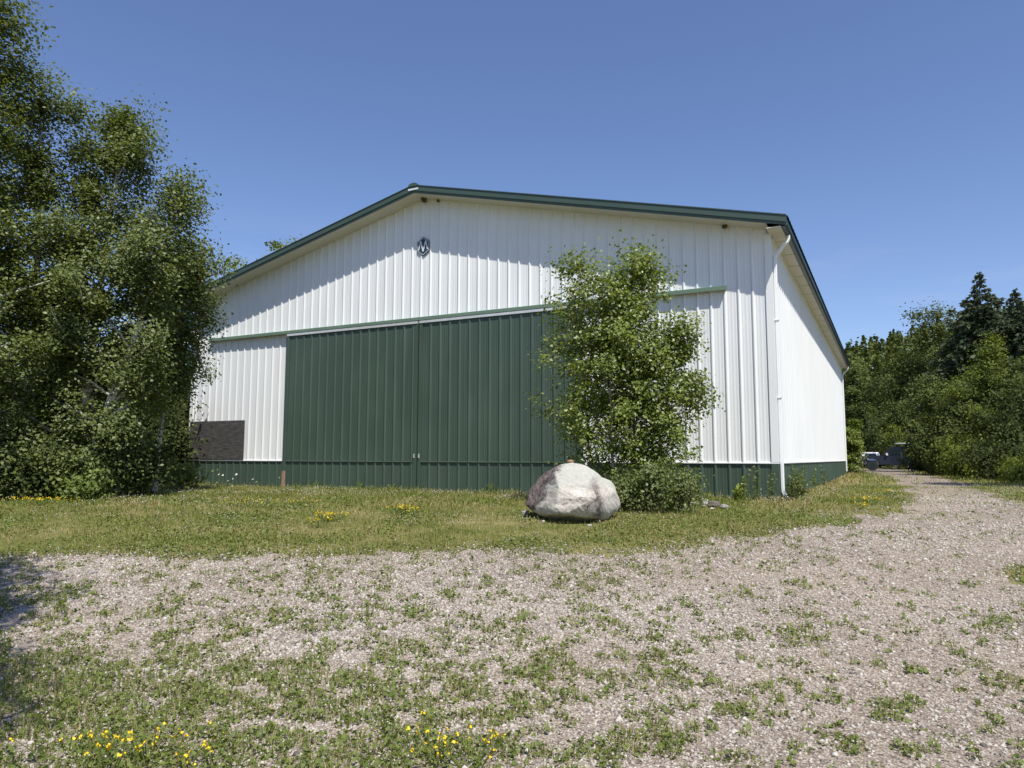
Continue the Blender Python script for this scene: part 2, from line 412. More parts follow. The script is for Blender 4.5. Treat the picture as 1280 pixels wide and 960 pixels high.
SOFZ = EB+.0                                       # level of the flat side soffit
front_ph = (-1.6*F+.3111*F)
B = lambda *a, **k: bpart(panel(*a, **k))
B('siding', -W, 0, (0,0), (1,0), (0,-1), ZS, lambda u: rake(u)+.012, M['white'], None, phase=front_ph, extra=(CX,))
B('wainscot', -W, 0, (0,.004), (1,0), (0,-1), -.25, ZS, M['green'], None, phase=front_ph)
B('siding', 0, L, (0,0), (0,1), (1,0), ZS, EB+.14, M['white'], None, phase=.13)
B('wainscot', 0, L, (-.004,0), (0,1), (1,0), -.25, ZS, M['green'], None, phase=.13)
B('siding', 0, L, (-W,0), (0,1), (-1,0), ZS, EB+.14, M['white'], None, phase=.13)
B('wainscot', 0, L, (-W+.004,0), (0,1), (-1,0), -.25, ZS, M['green'], None, phase=.13)
B('siding', -W, 0, (0,L), (1,0), (0,1), ZS, lambda u: rake(u)+.012, M['white'], None, phase=front_ph, extra=(CX,))
B('wainscot', -W, 0, (0,L-.004), (1,0), (0,1), -.25, ZS, M['green'], None, phase=front_ph)
# drip cap between white and green, all round
def part(mb, name, mat_, **k): return bpart(mb.build(name, mat_, None, **k))
DR = .036
m = MB()
m.prism([(-.002, ZS+.022), (-DR, ZS+.012), (-DR, ZS-.012), (-.002, ZS-.008)], 0, -W-DR, -46.6*F)
part(m, 'drip_cap', M['white'])
m = MB(); m.prism([(-.002, ZS+.022), (-DR, ZS+.012), (-DR, ZS-.012), (-.002, ZS-.008)], 0, -13.9*F, DR); part(m, 'drip_cap', M['white'])
m = MB(); m.prism([(.002, ZS+.022), (DR, ZS+.012), (DR, ZS-.012), (.002, ZS-.008)], 1, .003, L+DR); part(m, 'drip_cap', M['white'])
m = MB(); m.prism([(-W-.002, ZS+.022), (-W-DR, ZS+.012), (-W-DR, ZS-.012), (-W-.002, ZS-.008)], 1, .003, L+DR); part(m, 'drip_cap', M['white'])
# corner trims
ct = .115; pr = .034
for (cx_, sx, y0, sy_) in ((0,1,0,-1), (-W,-1,0,-1), (0,1,L,1), (-W,-1,L,1)):
    for zb_, zt_, mm_, pr_ in ((ZS+.020, EB+.02, M['white'], pr), (-.25, ZS-.013, M['green'], pr-.003)):
        a, b = cx_-sx*ct, cx_+sx*pr_
        poly = [(a, y0), (a, y0+sy_*pr_), (b, y0+sy_*pr_), (b, y0-sy_*ct), (cx_, y0-sy_*ct), (cx_, y0)]
        part(MB().prism(poly, 2, zb_, zt_), 'corner_trim', mm_)
# roof: two ribbed slopes with a deck beneath
for sgn in (-1, 1):
    V = []; ys = []
    k = 0; y = -OV+.01
    pts = []
    while y < L+OV-.05:
        pts += [(y, .0), (y+.20, .0), (y+.225, .022), (y+.255, .022), (y+.28, 0)]; y += P
    pts.append((L+OV-.01, 0))
    for (yy, b) in pts:
        V.append((CX+sgn*.02, yy, HT-.004+b)); V.append((CX+sgn*(W/2+SO+.03), yy, HT-RISE-.008+b))
    Q = np.array([(2*i, 2*i+1, 2*i+3, 2*i+2) if sgn > 0 else (2*i, 2*i+2, 2*i+3, 2*i+1) for i in range(len(pts)-1)])
    bpart(mesh_np('roof', V, [Q], M['trim_green']))
# ridge cap with its rounded end
m = MB(); n = 9; arc = []
for i in range(n):
    t = PI*i/(n-1); arc.append((CX+.17*math.cos(t), HT-.035+.10*math.sin(t)))
part(m.prism(arc, 1, -OV-.025, L+OV+.02), 'ridge_cap', M['trim_green'])
# rake trim, front and back: a tall face over a set-back dark lip, and the sloping soffit behind
for y0, d in ((-OV, 1), (L+OV, -1)):
    for sgn in (-1, 1):
        xe = CX+sgn*(W/2+SO)
        def band(zt_, zb_, ya, yb):
            return MB().prism([(CX, HB+zt_), (xe, HB-RISE+zt_), (xe, HB-RISE+zb_), (CX, HB+zb_)], 1, min(ya, yb), max(ya, yb))
        part(band(HT-HB, .060, y0, y0+d*.045), 'rake_trim', M['trim_green'])
        part(band(.058, -.002, y0+d*.022, y0+d*.050), 'rake_trim', M['green'])
        part(band(HT-HB+.022, HT-HB+.001, y0-d*.016, y0+d*.07), 'rake_flange', M['trim_green'])
        # soffit boards
        xi = CX+sgn*W/2
        part(MB().prism([(CX, HB+.026), (xi, rake(xi)+.026), (xi, rake(xi)+.006), (CX, HB+.006)], 1, min(y0+d*.051, y0+d*(OV-.001)), max(y0+d*.051, y0+d*(OV-.001))), 'rake_soffit', M['soffit'])
# side soffits, fascias and gutters
for sgn in (-1, 1):
    xw = CX+sgn*W/2; xo = CX+sgn*(W/2+SO-.115)
    xg0, xg1 = CX+sgn*(W/2+SO-.112), CX+sgn*(W/2+SO)
    m = MB(); k = 0; y = -OV+.052
    while y < L+OV-.06:                                   # lapped soffit panels with a vented strip between each pair
        y1 = min(y+1.2, L+OV-.06); m.box((min(xw, xo), y, SOFZ-.012), (max(xw, xo), y1-.10, SOFZ+.004)); m.box((min(xw, xo), y1-.10, SOFZ+.002), (max(xw, xo), y1, SOFZ+.012)); y = y1
    part(m, 'eave_soffit', M['soffit'])
    part(MB().box((min(xo, xo+sgn*.0015), -OV+.05, EB-.02), (max(xo, xo+sgn*.0015), L+OV-.05, HT-RISE-.03)), 'eave_fascia', M['gutter'])
    a = xo+sgn*.004
    prof = [(a, HT-RISE-.035), (a, EB-.015), (a+sgn*.075, EB-.015), (a+sgn*.108, EB+.05), (a+sgn*.108, HT-RISE-.045), (a+sgn*.100, HT-RISE-.045), (a+sgn*.098, EB+.052), (a+sgn*.071, EB-.006), (a+sgn*.006, EB-.006), (a+sgn*.006, HT-RISE-.035)]
    part(MB().prism([(p, q) for p, q in prof], 1, -OV+.052, L+OV-.052) if False else MB().add([(p, yy, q) for yy in (-OV+.052, L+OV-.052) for p, q in prof],
         [tuple(range(10)), tuple(range(19, 9, -1))]+[(i, i+10, (i+1) % 10+10, (i+1) % 10) for i in range(10)]), 'gutter', M['gutter'])
# inner frieze where walls meet the soffits
for sgn in (-1, 1):
    xw = CX+sgn*W/2
    part(MB().box((min(xw+sgn*.002, xw+sgn*.034), pr+.002, SOFZ-.09), (max(xw+sgn*.002, xw+sgn*.034), L-pr, SOFZ-.013)), 'frieze_trim', M['white'])
# downspout at the right front corner: outlet, two elbows, pipe down the side wall, kicked and split foot
def rpipe(pts, w, d, mb):
    pts = [Vector(p) for p in pts]; V = []
    for i, p in enumerate(pts):
        t = (pts[min(i+1, len(pts)-1)]-pts[max(i-1, 0)]).normalized()
        u = Vector((0,1,0)); u = (u-t*u.dot(t)); u = u.normalized() if u.length > .2 else Vector((1,0,0)); v = t.cross(u)
        for a, b in ((-1,-.6),(-.6,-1),(.6,-1),(1,-.6),(1,.6),(.6,1),(-.6,1),(-1,.6)): V.append(p+u*a*w/2+v*b*d/2)
    Fc = [(i*8+k, i*8+(k+1) % 8, (i+1)*8+(k+1) % 8, (i+1)*8+k) for i in range(len(pts)-1) for k in range(8)]
    Fc += [tuple(range(7, -1, -1)), tuple(range((len(pts)-1)*8, len(pts)*8))]
    mb.add(V, Fc)
m = MB(); yd = .115; xo = SO-.06
rpipe([(xo, yd+.12, EB-.01), (xo, yd+.12, EB-.09), (xo-.03, yd+.11, EB-.16), (xo-.10, yd+.09, EB-.22), (.16, yd+.02, EB-.40), (.095, yd, EB-.47), (.078, yd, EB-.56), (.078, yd, 2.2), (.078, yd, .30), (.085, yd, .2), (.13, yd-.01, .10), (.22, yd-.02, .04)], .10, .075, m)
ds = part(m, 'downspout', M['white'])
for z in (3.9, 2.2): part(MB().box((.035, yd-.065, z), (.120, yd+.065, z+.03)), 'downspout_strap', M['white'])
m = MB(); rpipe([(SO-.06, L-.3, EB-.01), (SO-.06, L-.3, EB-.1), (.10, L-.3, EB-.42), (.075, L-.3, EB-.52), (.075, L-.3, .25)], .09, .07, m); part(m, 'downspout', M['white'])

# sliding doors
TZ0, TZ1 = ZS+12.66*F, ZS+12.955*F
DT = ZS+12.42*F; YD = -.40*F
part(MB().box((-46.0*F, -.062, -.05), (-14.5*F, -.042, DT-.03)), 'door_shade_panel', M['black'])  # black sheet standing in for the dark interior behind the door gap
for (a, b) in ((-45.95*F, -30.23*F), (-30.07*F, -14.55*F)):
    ph = a+.36
    pa = B('sliding_door', a+.10, b-.10, (0, YD), (1,0), (0,-1), ZS-.012, DT-.02, M['green'], None, phase=ph)
    def dp(mb, name, mat_, **k):
        o = mb.build(name, mat_, pa, **k); return o
    # the panel's own parts: lower sheet, edge rails, mid ledge
    lo = panel('lower_panel', a+.10, b-.10, (0, YD+.003), (1,0), (0,-1), -.02, ZS-.02, M['green'], pa, phase=ph)
    dp(MB().box((a, YD-.028, -.03), (a+.105, YD+.06, DT-.02)), 'edge_rail', M['green'])
    dp(MB().box((b-.105, YD-.028, -.03), (b, YD+.06, DT-.02)), 'edge_rail', M['green'])
    dp(MB().prism([(YD-.001, ZS+.008), (YD-.034, ZS-.004), (YD-.034, ZS-.020), (YD-.001, ZS-.028)], 0, a+.106, b-.106), 'ledge_trim', M['green'])
    dp(MB().box((a+.004, YD-.045, DT-.019), (b-.004, YD+.06, DT+.045)), 'top_rail', M['galv'])
    hx = b-.055 if a < -40*F else a+.055
    hm = MB(); hm.tube([(hx, YD-.03, ZS+.10), (hx, YD-.065, ZS+.11), (hx, YD-.065, ZS+.18), (hx, YD-.03, ZS+.19)], .008, 6); hm.box((hx-.010, YD-.034, ZS+.085), (hx+.010, YD-.0285, ZS+.205))
    dp(hm, 'handle', M['galv'])
# track cover: sloped top, square nose
XT0, XT1 = -57.25*F, -3.15*F
m = MB(); m.prism([(-.002, TZ1+.03), (-.105, TZ1+.004), (-.155, TZ1-.012), (-.155, TZ0-.005), (-.147, TZ0-.005), (-.147, TZ1-.018), (-.002, TZ1+.016)], 0, XT0, XT1)
part(m, 'door_track_cover', M['track_green'])
part(MB().box((XT0+.02, -.135, TZ0+.0), (XT1-.02, -.06, TZ0+.045)), 'door_track', M['galv'])
for x in (XT0+.004, XT1-.008): part(MB().prism([(-.003, TZ1+.012), (-.146, TZ1-.02), (-.146, TZ0-.002), (-.003, TZ0-.002)], 0, x, x+.004), 'track_end_cap', M['track_green'])
# door jamb trims beside the opening
for x in (-46.25*F, -14.4*F): part(MB().box((x-.05, -.040, -.05), (x+.05, -.003, DT-.05)), 'door_jamb', M['green'] if x < -40*F else M['white'])
# concrete footing under the skirts
part(MB().box((-W-.02, -.022, -.30), (.02, -.004, .012)), 'footing', M['greystone'])

# builder's emblem: navy hexagon, pale line and pale M
em = part(MB().prism([(-30.04*F+.235*math.sin(PI/3*k), ZS+19.55*F+.275*math.cos(PI/3*k)) for k in range(6)], 1, -.040, -.024), 'emblem', M['navy'])
ex, ez = -30.04*F, ZS+19.55*F
def eb(mb, name):
    o = mb.build(name, M['pale'], em); return o
ring = MB()
for k in range(6):
    a0, a1 = PI/3*k, PI/3*(k+1)
    o_, i_ = .91, .85
    q = [(ex+.235*o_*math.sin(a0), ez+.275*o_*math.cos(a0)), (ex+.235*o_*math.sin(a1), ez+.275*o_*math.cos(a1)), (ex+.235*i_*math.sin(a1), ez+.275*i_*math.cos(a1)), (ex+.235*i_*math.sin(a0), ez+.275*i_*math.cos(a0))]
    ring.prism(q, 1, -.043, -.0395)
eb(ring, 'emblem_ring')
def stroke(p, q, w, mb):
    (x0, z0), (x1, z1) = p, q; dx, dz = x1-x0, z1-z0; l = math.hypot(dx, dz); nx, nz = -dz/l*w/2, dx/l*w/2
    mb.prism([(ex+x0+nx, ez+z0+nz), (ex+x1+nx, ez+z1+nz), (ex+x1-nx, ez+z1-nz), (ex+x0-nx, ez+z0-nz)], 1, -.0455-random.random()*.003, -.0395)
random.seed(3)
mm_ = MB()
for p, q in (((-.150,-.10),(-.082,.15)), ((-.082,.15),(0,-.15)), ((0,-.15),(.082,.15)), ((.082,.15),(.150,-.10))): stroke(p, q, .036, mm_)
eb(mm_, 'emblem_letter')
# small pale plate on the peak of the rake trim
part(MB().box((CX-.17, -OV-.008, HT-.135), (CX+.16, -OV-.002, HT-.085)), 'peak_plate', M['pale'])

# ------------------------------------------------------------------ things on and by the walls
pl = MB().box((-W+.045, -.058, ZS+.045), (-51.75*F, -.037, ZS+4.13*F)).build('plywood_board', M['plywood'], bevel=.002)
tag(pl, 'blackened plywood sheet fixed to the lower left corner of the white wall', 'plywood')
st = gp(362, 616); st = (-45.35*F, -.30, float(terr(-45.35*F, -.30)))
sk = empty('wooden_stake', st, 'short weathered wooden stake standing at the left foot of the green doors', 'stake')
MB().prism([(-.045,-.03),(.04,-.035),(.045,.03),(-.04,.035)], 2, -.15, .50).build('post', M['postwood'], sk, bevel=.006)
MB().prism([(-.038,-.028),(.034,-.03),(.038,.026),(-.034,.03)], 2, .501, .512).build('split_top', M['postwood'], sk)
# satellite dish on the left edge of the wall
dz = ZS+13.05*F
dish = empty('satellite_dish', (-59.0*F, 0, dz-.55), 'white satellite dish bracketed to the wall beside the birches', 'satellite dish')
R_ = .30; dv = MB(); rings = 6; seg = 24
ax = Vector((.30, -.80, .52)).normalized(); up = Vector((0,0,1)); u_ = ax.cross(up).normalized(); v_ = u_.cross(ax)
c_ = Vector((-.04, -.34, .55))
for side in (0, 1):
    V = []; 
    for i in range(rings+1):
        r = R_*i/rings
        for k in range(seg):
            t = 2*PI*k/seg; V.append(c_+u_*r*math.cos(t)*.92+v_*r*math.sin(t)*1.08+ax*(r*r/(R_*R_)*.06-side*.012))
    Fc = [(i*seg+k, (i+1)*seg+k, (i+1)*seg+(k+1) % seg, i*seg+(k+1) % seg) for i in range(rings) for k in range(seg)]
    dv.add(V, Fc)
dv.build('reflector', M['alu'], dish, smooth=True)
a_ = MB(); b0 = c_-v_*R_*1.05; a_.tube([b0-ax*.02, b0+ax*.12-v_*.03, c_+ax*.42-v_*.16], [.014,.014,.012], 8); a_.build('feed_arm', M['alu'], dish)
MB().tube([c_+ax*.38-v_*.15, c_+ax*.47-v_*.16], [.035,.03], 10).build('feed_horn', M['alu'], dish)
MB().tube([c_-ax*.02, c_-ax*.10, (.02,-.16,.30), (.04,-.08,.05), (.04,-.03,0)], .022, 8).build('mast', M['galv'], dish)
MB().box((-.05,-.031,-.10), (.13,-.022,.12)).build('wall_plate', M['galv'], dish)
# mud nests under the gable
def lump(name, c, r, label, seed, mat_, squash=(1,1,1), cat='nest', group=None, base=None):
    bm = bmesh.new(); bmesh.ops.create_icosphere(bm, subdivisions=3, radius=1); rs = np.random.RandomState(seed); ph = rs.rand(6)*6
    for v in bm.verts:
        q = v.co.copy(); f = 1+.16*math.sin(q.x*3+ph[0])*math.sin(q.y*3.3+ph[1])+.12*math.sin(q.z*5+ph[2])+.08*math.sin(q.x*9+ph[3])*math.sin(q.z*8+ph[4])
        v.co = Vector((q.x*squash[0], q.y*squash[1], q.z*squash[2]))*r*f
    me = bpy.data.meshes.new(name); bm.to_mesh(me); bm.free(); me.materials.append(mat_)
    for p in me.polygons: p.use_smooth = True
    o = link(bpy.data.objects.new(name, me)); o.location = c
    return tag(o, label, cat, group)
lump('mud_nest', (CX+.02, -.09, HB-.06), .075, 'larger brown mud nest tucked under the very peak of the white gable', 1, M['brownmud'], (1,.8,.9))
lump('mud_nest', (CX+.48, -.07, HB-.15), .04, 'tiny brown mud nest just right of the larger one under the gable peak', 2, M['brownmud'])
nx_ = -3.1*F; lump('mud_nest', (nx_, -.08, rake(nx_)-.03), .055, 'brown mud nest under the roof edge above the right end of the door track', 4, M['brownmud'], (1.2,.8,.8))

# ------------------------------------------------------------------ plants
def rnd_dirs(rs, n):
    v = rs.normal(size=(n, 3)); return v/np.linalg.norm(v, axis=1, keepdims=True)
def leaves_mesh(name, C, size, mat_, parent, rs, aspect=.72, up_bias=.35, out=None, fold=.18):
    """one small folded leaf at each point: two faces meeting at the midrib"""
    n = len(C); C = np.asarray(C)
    nrm = rnd_dirs(rs, n); nrm[:, 2] = np.abs(nrm[:, 2])*(1-up_bias)+up_bias
    if out is not None: nrm = nrm*np.array([1, 1, .75])+out*.8
    nrm /= np.linalg.norm(nrm, axis=1, keepdims=True)
    a = np.cross(nrm, rnd_dirs(rs, n)); a /= np.linalg.norm(a, axis=1, keepdims=True)+1e-9
    b = np.cross(nrm, a)
    l = (size*rs.uniform(.6, 1.25, n))[:, None]; w = l*aspect*.5
    V = np.stack([C-a*l*.5, C-a*l*.08+b*w+nrm*w*fold, C+a*l*.5, C-a*l*.08-b*w+nrm*w*fold], 1).reshape(-1, 3)
    i = np.arange(n)[:, None]*4
    Fq = np.concatenate([i+np.array([[0,1,2]]), i+np.array([[0,2,3]])])
    return mesh_np(name, V, [Fq], mat_, parent)
def tree(name, label, cat, base, H, prof, mats, rs_seed, leaves, lsize, nbr=46, tr=.10, lean=(0,0), h0=.08, bend=.25, up=(.35,.95),
         clump=.26, droop=.72, holes=(), stems=1, spread=.0, group=None, gaps=0.0, cl_per=4, trunk_to=.93, aspect=.72, lo_sink=.12, squash=1.0, curve=1.0):
    """tapered trunk with limbs, crown of separate leaves gathered in clumps round the twigs; prof: [(height share, radius m)]"""
    rs = np.random.RandomState(rs_seed); base = np.array(base, float)
    root = empty(name, base, label, cat, group)
    tb = MB(); CL = []; pw = []
    ph = [p[0] for p in prof]; pr_ = [p[1] for p in prof]
    for s in range(stems):
        a = 2*PI*(s+rs.rand()*.6)/max(stems, 1); off = np.array([math.cos(a), math.sin(a), 0])*spread*(.25 if stems > 1 else 0)
        hs = H*(1 if s == 0 else rs.uniform(.72, .97)); tip = np.array([lean[0], lean[1], hs*trunk_to])+off*3.2
        kk = 9; tpts = []
        wx, wy = rs.normal(size=2)*bend
        for i in range(kk+1):
            t = i/kk; q = off+(tip-off)*np.array([t**curve, t**curve, t]); q[0] += wx*math.sin(t*PI*1.3)*.5+rs.normal()*.02*H*.1; q[1] += wy*math.sin(t*PI*1.1)*.5+rs.normal()*.02*H*.1
            tpts.append(q)
        tpts = np.array(tpts); tpts[0][2] = -lo_sink; tpts = np.insert(tpts, 1, tpts[0]*.94+tpts[1]*.06, 0)
        tf = np.linspace(0, 1, len(tpts)); rad = tr*(1-tf*.88)*(1 if stems == 1 else .75); rad[0] *= 1.45; rad[1] *= 1.08
        tb.tube(tpts, rad, 8)
        def at(t):
            x = t*(len(tpts)-1); i = min(int(x), len(tpts)-2); return tpts[i]*(1-(x-i))+tpts[i+1]*(x-i)
        nb = max(6, nbr//stems)
        for k in range(nb):
            t = h0+(1-h0)*((k+rs.rand())/nb)**.92; t = min(t, .99)
            az = k*2.39996+rs.rand()*.9+s; R = np.interp(t*hs/H, ph, pr_)*rs.uniform(.62, 1.1)
            if stems > 1: R *= .78
            e = rs.uniform(*up); p0 = at(t)
            d = np.array([math.cos(az)*math.cos(e), math.sin(az)*math.cos(e)*squash, math.sin(e)])
            ln = R/max(math.cos(e), .35); m_ = 4; q = [p0]
            for j in range(1, m_+1):
                dd = d+np.array([rs.normal()*.14, rs.normal()*.14, -.16*j/m_+rs.normal()*.08]); q.append(q[-1]+dd*ln/m_)
            q = np.array(q); br = max(tr*(1-t)*.55, tr*.11)
            tb.tube(q, [br, br*.8, br*.6, br*.4, br*.18], 5, cap=False)
            for c in range(cl_per):
                u = rs.uniform(.30, 1.05)*m_; i = min(int(u), m_-1); cc = q[i]+(q[i+1]-q[i])*(u-i)
                cc = cc+rs.normal(size=3)*clump*np.array([.9, .9, .6])
                if rs.rand() < gaps: continue
                CL.append(cc); pw.append(ln*rs.uniform(.35, 1.3)+.25)
        for c in range(5):
            CL.append(at(rs.uniform(.9, 1))+np.array([0, 0, (hs*(1-trunk_to))*rs.uniform(0, 1.0)])+rs.normal(size=3)*clump*.35); pw.append(.8)
    tb.build('trunk', mats[0], root, smooth=True, fix=False)
    CL = np.array(CL); pw = np.array(pw); pw /= pw.sum()
    idx = rs.choice(len(CL), leaves, p=pw)
    sg = clump*rs.uniform(.55, 1.25, len(CL))
    C = CL[idx]+np.clip(rs.normal(size=(leaves, 3)), -2, 2)*sg[idx][:, None]*np.array([1, 1, droop])
    C = C[C[:, 2] > .05]
    for (ht, hd, hr) in holes:                        # bare stretches of trunk between the boughs
        ax_ = np.interp(C[:, 2], tpts[:, 2], tpts[:, 0]); ay_ = np.interp(C[:, 2], tpts[:, 2], tpts[:, 1])
        e = ((C[:, 2]/H-ht)/hd)**2+((C[:, 0]-ax_)**2+(C[:, 1]-ay_)**2)/hr**2
        C = C[e > rs.uniform(.6, 1.1, len(C))]
    ctr = np.array([0, 0, 0.]); ctr = np.stack([np.interp(C[:, 2], [0, H], [0, lean[0]]), np.interp(C[:, 2], [0, H], [0, lean[1]]), C[:, 2]-H*.1], 1)
    out = C-ctr; out /= np.linalg.norm(out, axis=1, keepdims=True)+1e-9
    leaves_mesh('crown', C, lsize, mats[1], root, rs, aspect, .04, out=out)
    return root
def bush(name, label, cat, base, H, R, mat_, seed, leaves, lsize, group=None, squash=1.0, nst=9, clump=.16, aspect=.7):
    return tree(name, label, cat, base, H, [(0, R*.75), (.35, R), (.7, R*.8), (1, R*.35)], (M['bark'], mat_), seed, leaves, lsize, nbr=nst*5, tr=.022, h0=.06,
                bend=.1, up=(.2, 1.1), clump=clump, stems=3, spread=R*.6, group=group, cl_per=3, squash=squash, aspect=aspect, lo_sink=.05)
def conifer(name, label, base, H, R, seed, whorls=26, per=11, spr=9, size=.5, group=None, mat_=None, tipk=1.0):
    """spruce: straight trunk, drooping whorled boughs, each bough many hanging sprays of needles"""
    rs = np.random.RandomState(seed); root = empty(name, base, label, 'spruce', group)
    tb = MB(); tb.tube([(0,0,-.15), (0,0,H*.5), (0,0,H*.99)], [.02*H*.75, .010*H, .01], 8)
    C = []; A = []; B_ = []; Ls = []
    for w in range(whorls):
        t = (w+.3)/whorls; z = H*(.05+.95*t**.9); r = R*float(np.interp(t, [0, .3, .55, .75, .88, .96, 1], [1, .92, .80, .50, .17, .06, .02]))*rs.uniform(.82, 1.12)
        nb = max(4, int(per*(1-t*.55)))
        for k in range(nb):
            az = 2*PI*(k+rs.rand()*.8)/nb+w; rr = r*rs.uniform(.68, 1.15); rad = np.array([math.cos(az), math.sin(az), 0]); dn = -.10-.30*(1-t)
            p0 = np.array([0, 0, z]); tipz = z+rr*dn+.12*rr
            p1 = p0+rad*rr; p1[2] = tipz
            if rr > .5: tb.tube([p0, (p0+p1)/2+np.array([0, 0, -.04*rr]), p1], [.012*rr+.01, .01*rr+.006, .005], 4, cap=False)
            ns = max(4, int(spr*rr/R*1.7)+3)
            for j in range(ns):
                u = rs.uniform(.18, 1.02); c = p0+(p1-p0)*u+np.array([rs.normal()*.07*rr, rs.normal()*.07*rr, -.03*rr+rs.normal()*.05])
                side = np.array([-rad[1], rad[0], 0])*rs.choice([-1, 1])
                a = rad*rs.uniform(.3, 1)+side*rs.uniform(.1, 1)+np.array([0, 0, rs.uniform(-.55, .05)]); a /= np.linalg.norm(a)
                C.append(c); A.append(a); Ls.append(size*rs.uniform(.55, 1.15)*(.45+.55*min(1, rr/R*1.5)))
    for k in range(14): C.append(np.array([0, 0, H*(.93+.075*k/14)])); a = np.array([rs.normal()*.5, rs.normal()*.5, .6]); A.append(a/np.linalg.norm(a)); Ls.append(size*.38*tipk)
    tb.build('trunk', M['bark'], root, fix=False)
    C = np.array(C); A = np.array(A); Ls = np.array(Ls)[:, None]; n = len(C)
    side = np.cross(A, rnd_dirs(rs, n)*.6+np.array([0, 0, 1])); side /= np.linalg.norm(side, axis=1, keepdims=True)+1e-9
    dn = np.cross(A, side)
    # each spray: central blade with two drooping side fingers
    w = Ls*.17
    def quad(c, a, s, l): return np.stack([c-s*w*.4, c+a*l*.55-s*w, c+a*l, c+a*l*.5+s*w], 1)
    a2 = A*.72+side*.6; a3 = A*.72-side*.6
    V = np.concatenate([quad(C, A, side, Ls), quad(C+A*Ls*.1, a2+dn*.15, dn, Ls*.75), quad(C+A*Ls*.1, a3+dn*.15, dn, Ls*.75), quad(C, A*.9-dn*.3, side*.4+dn*.8, Ls*.85)], 0).reshape(-1, 3)
    Q = np.arange(len(V)).reshape(-1, 4)
    mesh_np('crown', V, [Q], mat_ or M['needle'], root)
    return root

BM = (M['birch'], M['birchleaf'])
def hz(px_top_y, d, px=640):                      # height above the ground of a thing at a bearing that reaches to that line
    b = ad(px, d); r = ray(px, px_top_y); r = r/np.hypot(r[0], r[1]); return CAM[2]+r[2]*d-b[2]
def lean_to(bx, tx, d):                           # sideways lean between two bearings
    a = ad(bx, d); b = ad(tx, d); return (b[0]-a[0], b[1]-a[1])
gl = 'birches at the left edge of the gravel yard'
H1 = hz(-45, 18.5, 5)
tree('birch_tree', 'tallest birch, its top cut off by the upper left corner of the photo', 'birch', ad(-62, 18.5), H1, [(0,.9),(.1,1.5),(.35,1.6),(.52,1.15),(.64,.50),(.85,.36),(1,.2)], BM, 11, 61050, .082, 60, .16, lean_to(-62, -52, 18.5), .07, .3, group=gl, gaps=.30, clump=.225, droop=.95, holes=((.36,.05,1.0),))
H2 = hz(82, 19.5, 58)
tree('birch_tree', 'second tallest birch with a rounded dense top beside the tallest one', 'birch', ad(38, 19.5), H2, [(0,.9),(.15,1.3),(.4,1.3),(.6,1.1),(.74,.85),(.90,.78),(1,.4)], BM, 12, 51282, .082, 56, .15, lean_to(38, 16, 19.5), .07, .3, group=gl, gaps=.30, clump=.225, droop=.95, holes=((.52,.04,.6),(.30,.05,.9)))
H3 = hz(114, 19, 152)
tree('birch_tree', 'broad birch, its white upper trunk showing in a gap, mid grove', 'birch', ad(90, 19), H3, [(0,.9),(.15,1.3),(.4,1.3),(.6,1.15),(.74,.92),(.88,.76),(1,.28)], BM, 13, 56676, .082, 56, .15, lean_to(90, 134, 19), .07, .35, group=gl, gaps=.36, clump=.225, droop=.95, holes=((.71,.035,.42),(.50,.05,.8),(.22,.05,1.0)))
H4 = hz(217, 18.5, 220)
tree('birch_tree', 'slanting birch whose pale trunk leans right towards the barn roof', 'birch', ad(98, 18.5), H4, [(0,.6),(.2,1.0),(.45,1.05),(.65,.85),(.85,.50),(1,.22)], BM, 14, 36075, .082, 48, .13, lean_to(98, 210, 18.5), .12, .15, group=gl, gaps=.30, clump=.225, droop=.95, holes=((.66,.05,.5),(.50,.05,.75),(.30,.06,.8)))
H5 = hz(298, 20, 240)
tree('birch_tree', 'lowest birch, its leafy side touching the left wall of the barn', 'birch', ad(196, 20.5), H5, [(0,.1),(.30,.25),(.5,.80),(.75,.72),(.92,.42),(1,.2)], BM, 15, 31500, .082, 44, .07, lean_to(188, 220, 20.5), .38, .15, group=gl, gaps=.14, clump=.24, droop=1.1)
tree('birch_tree', 'birch out of view at the left end of the grove', 'birch', ad(-190, 20), 11, [(0,.9),(.2,1.5),(.5,1.4),(.8,.8),(1,.3)], BM, 25, 22000, .09, 44, .13, (.2, 0), .1, .3, clump=.26, droop=1.0, gaps=.25)
tree('birch_tree', 'second birch out of view past the left end of the grove', 'birch', ad(-330, 22), 10, [(0,.9),(.2,1.5),(.5,1.4),(.8,.8),(1,.3)], BM, 26, 20000, .09, 44, .12, (-.2, .2), .1, .3, clump=.26, droop=1.0, gaps=.25)
# dark trees standing behind the grove, along the barn's left side
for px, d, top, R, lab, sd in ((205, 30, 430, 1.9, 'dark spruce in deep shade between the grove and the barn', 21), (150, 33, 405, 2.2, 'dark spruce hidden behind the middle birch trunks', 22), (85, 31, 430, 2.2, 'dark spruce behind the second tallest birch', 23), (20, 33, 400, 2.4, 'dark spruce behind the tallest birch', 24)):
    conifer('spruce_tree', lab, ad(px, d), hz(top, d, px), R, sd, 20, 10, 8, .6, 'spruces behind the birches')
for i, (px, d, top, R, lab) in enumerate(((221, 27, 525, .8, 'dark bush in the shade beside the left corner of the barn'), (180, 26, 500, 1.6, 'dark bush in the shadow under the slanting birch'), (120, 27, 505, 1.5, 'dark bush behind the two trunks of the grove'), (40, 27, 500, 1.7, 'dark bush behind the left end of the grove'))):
    bush('bush', lab, 'bush', ad(px, d), hz(top, d, px), R, M['darkleaf'], 30+i, 7000, .12, 'dark bushes behind the birches', clump=.3)
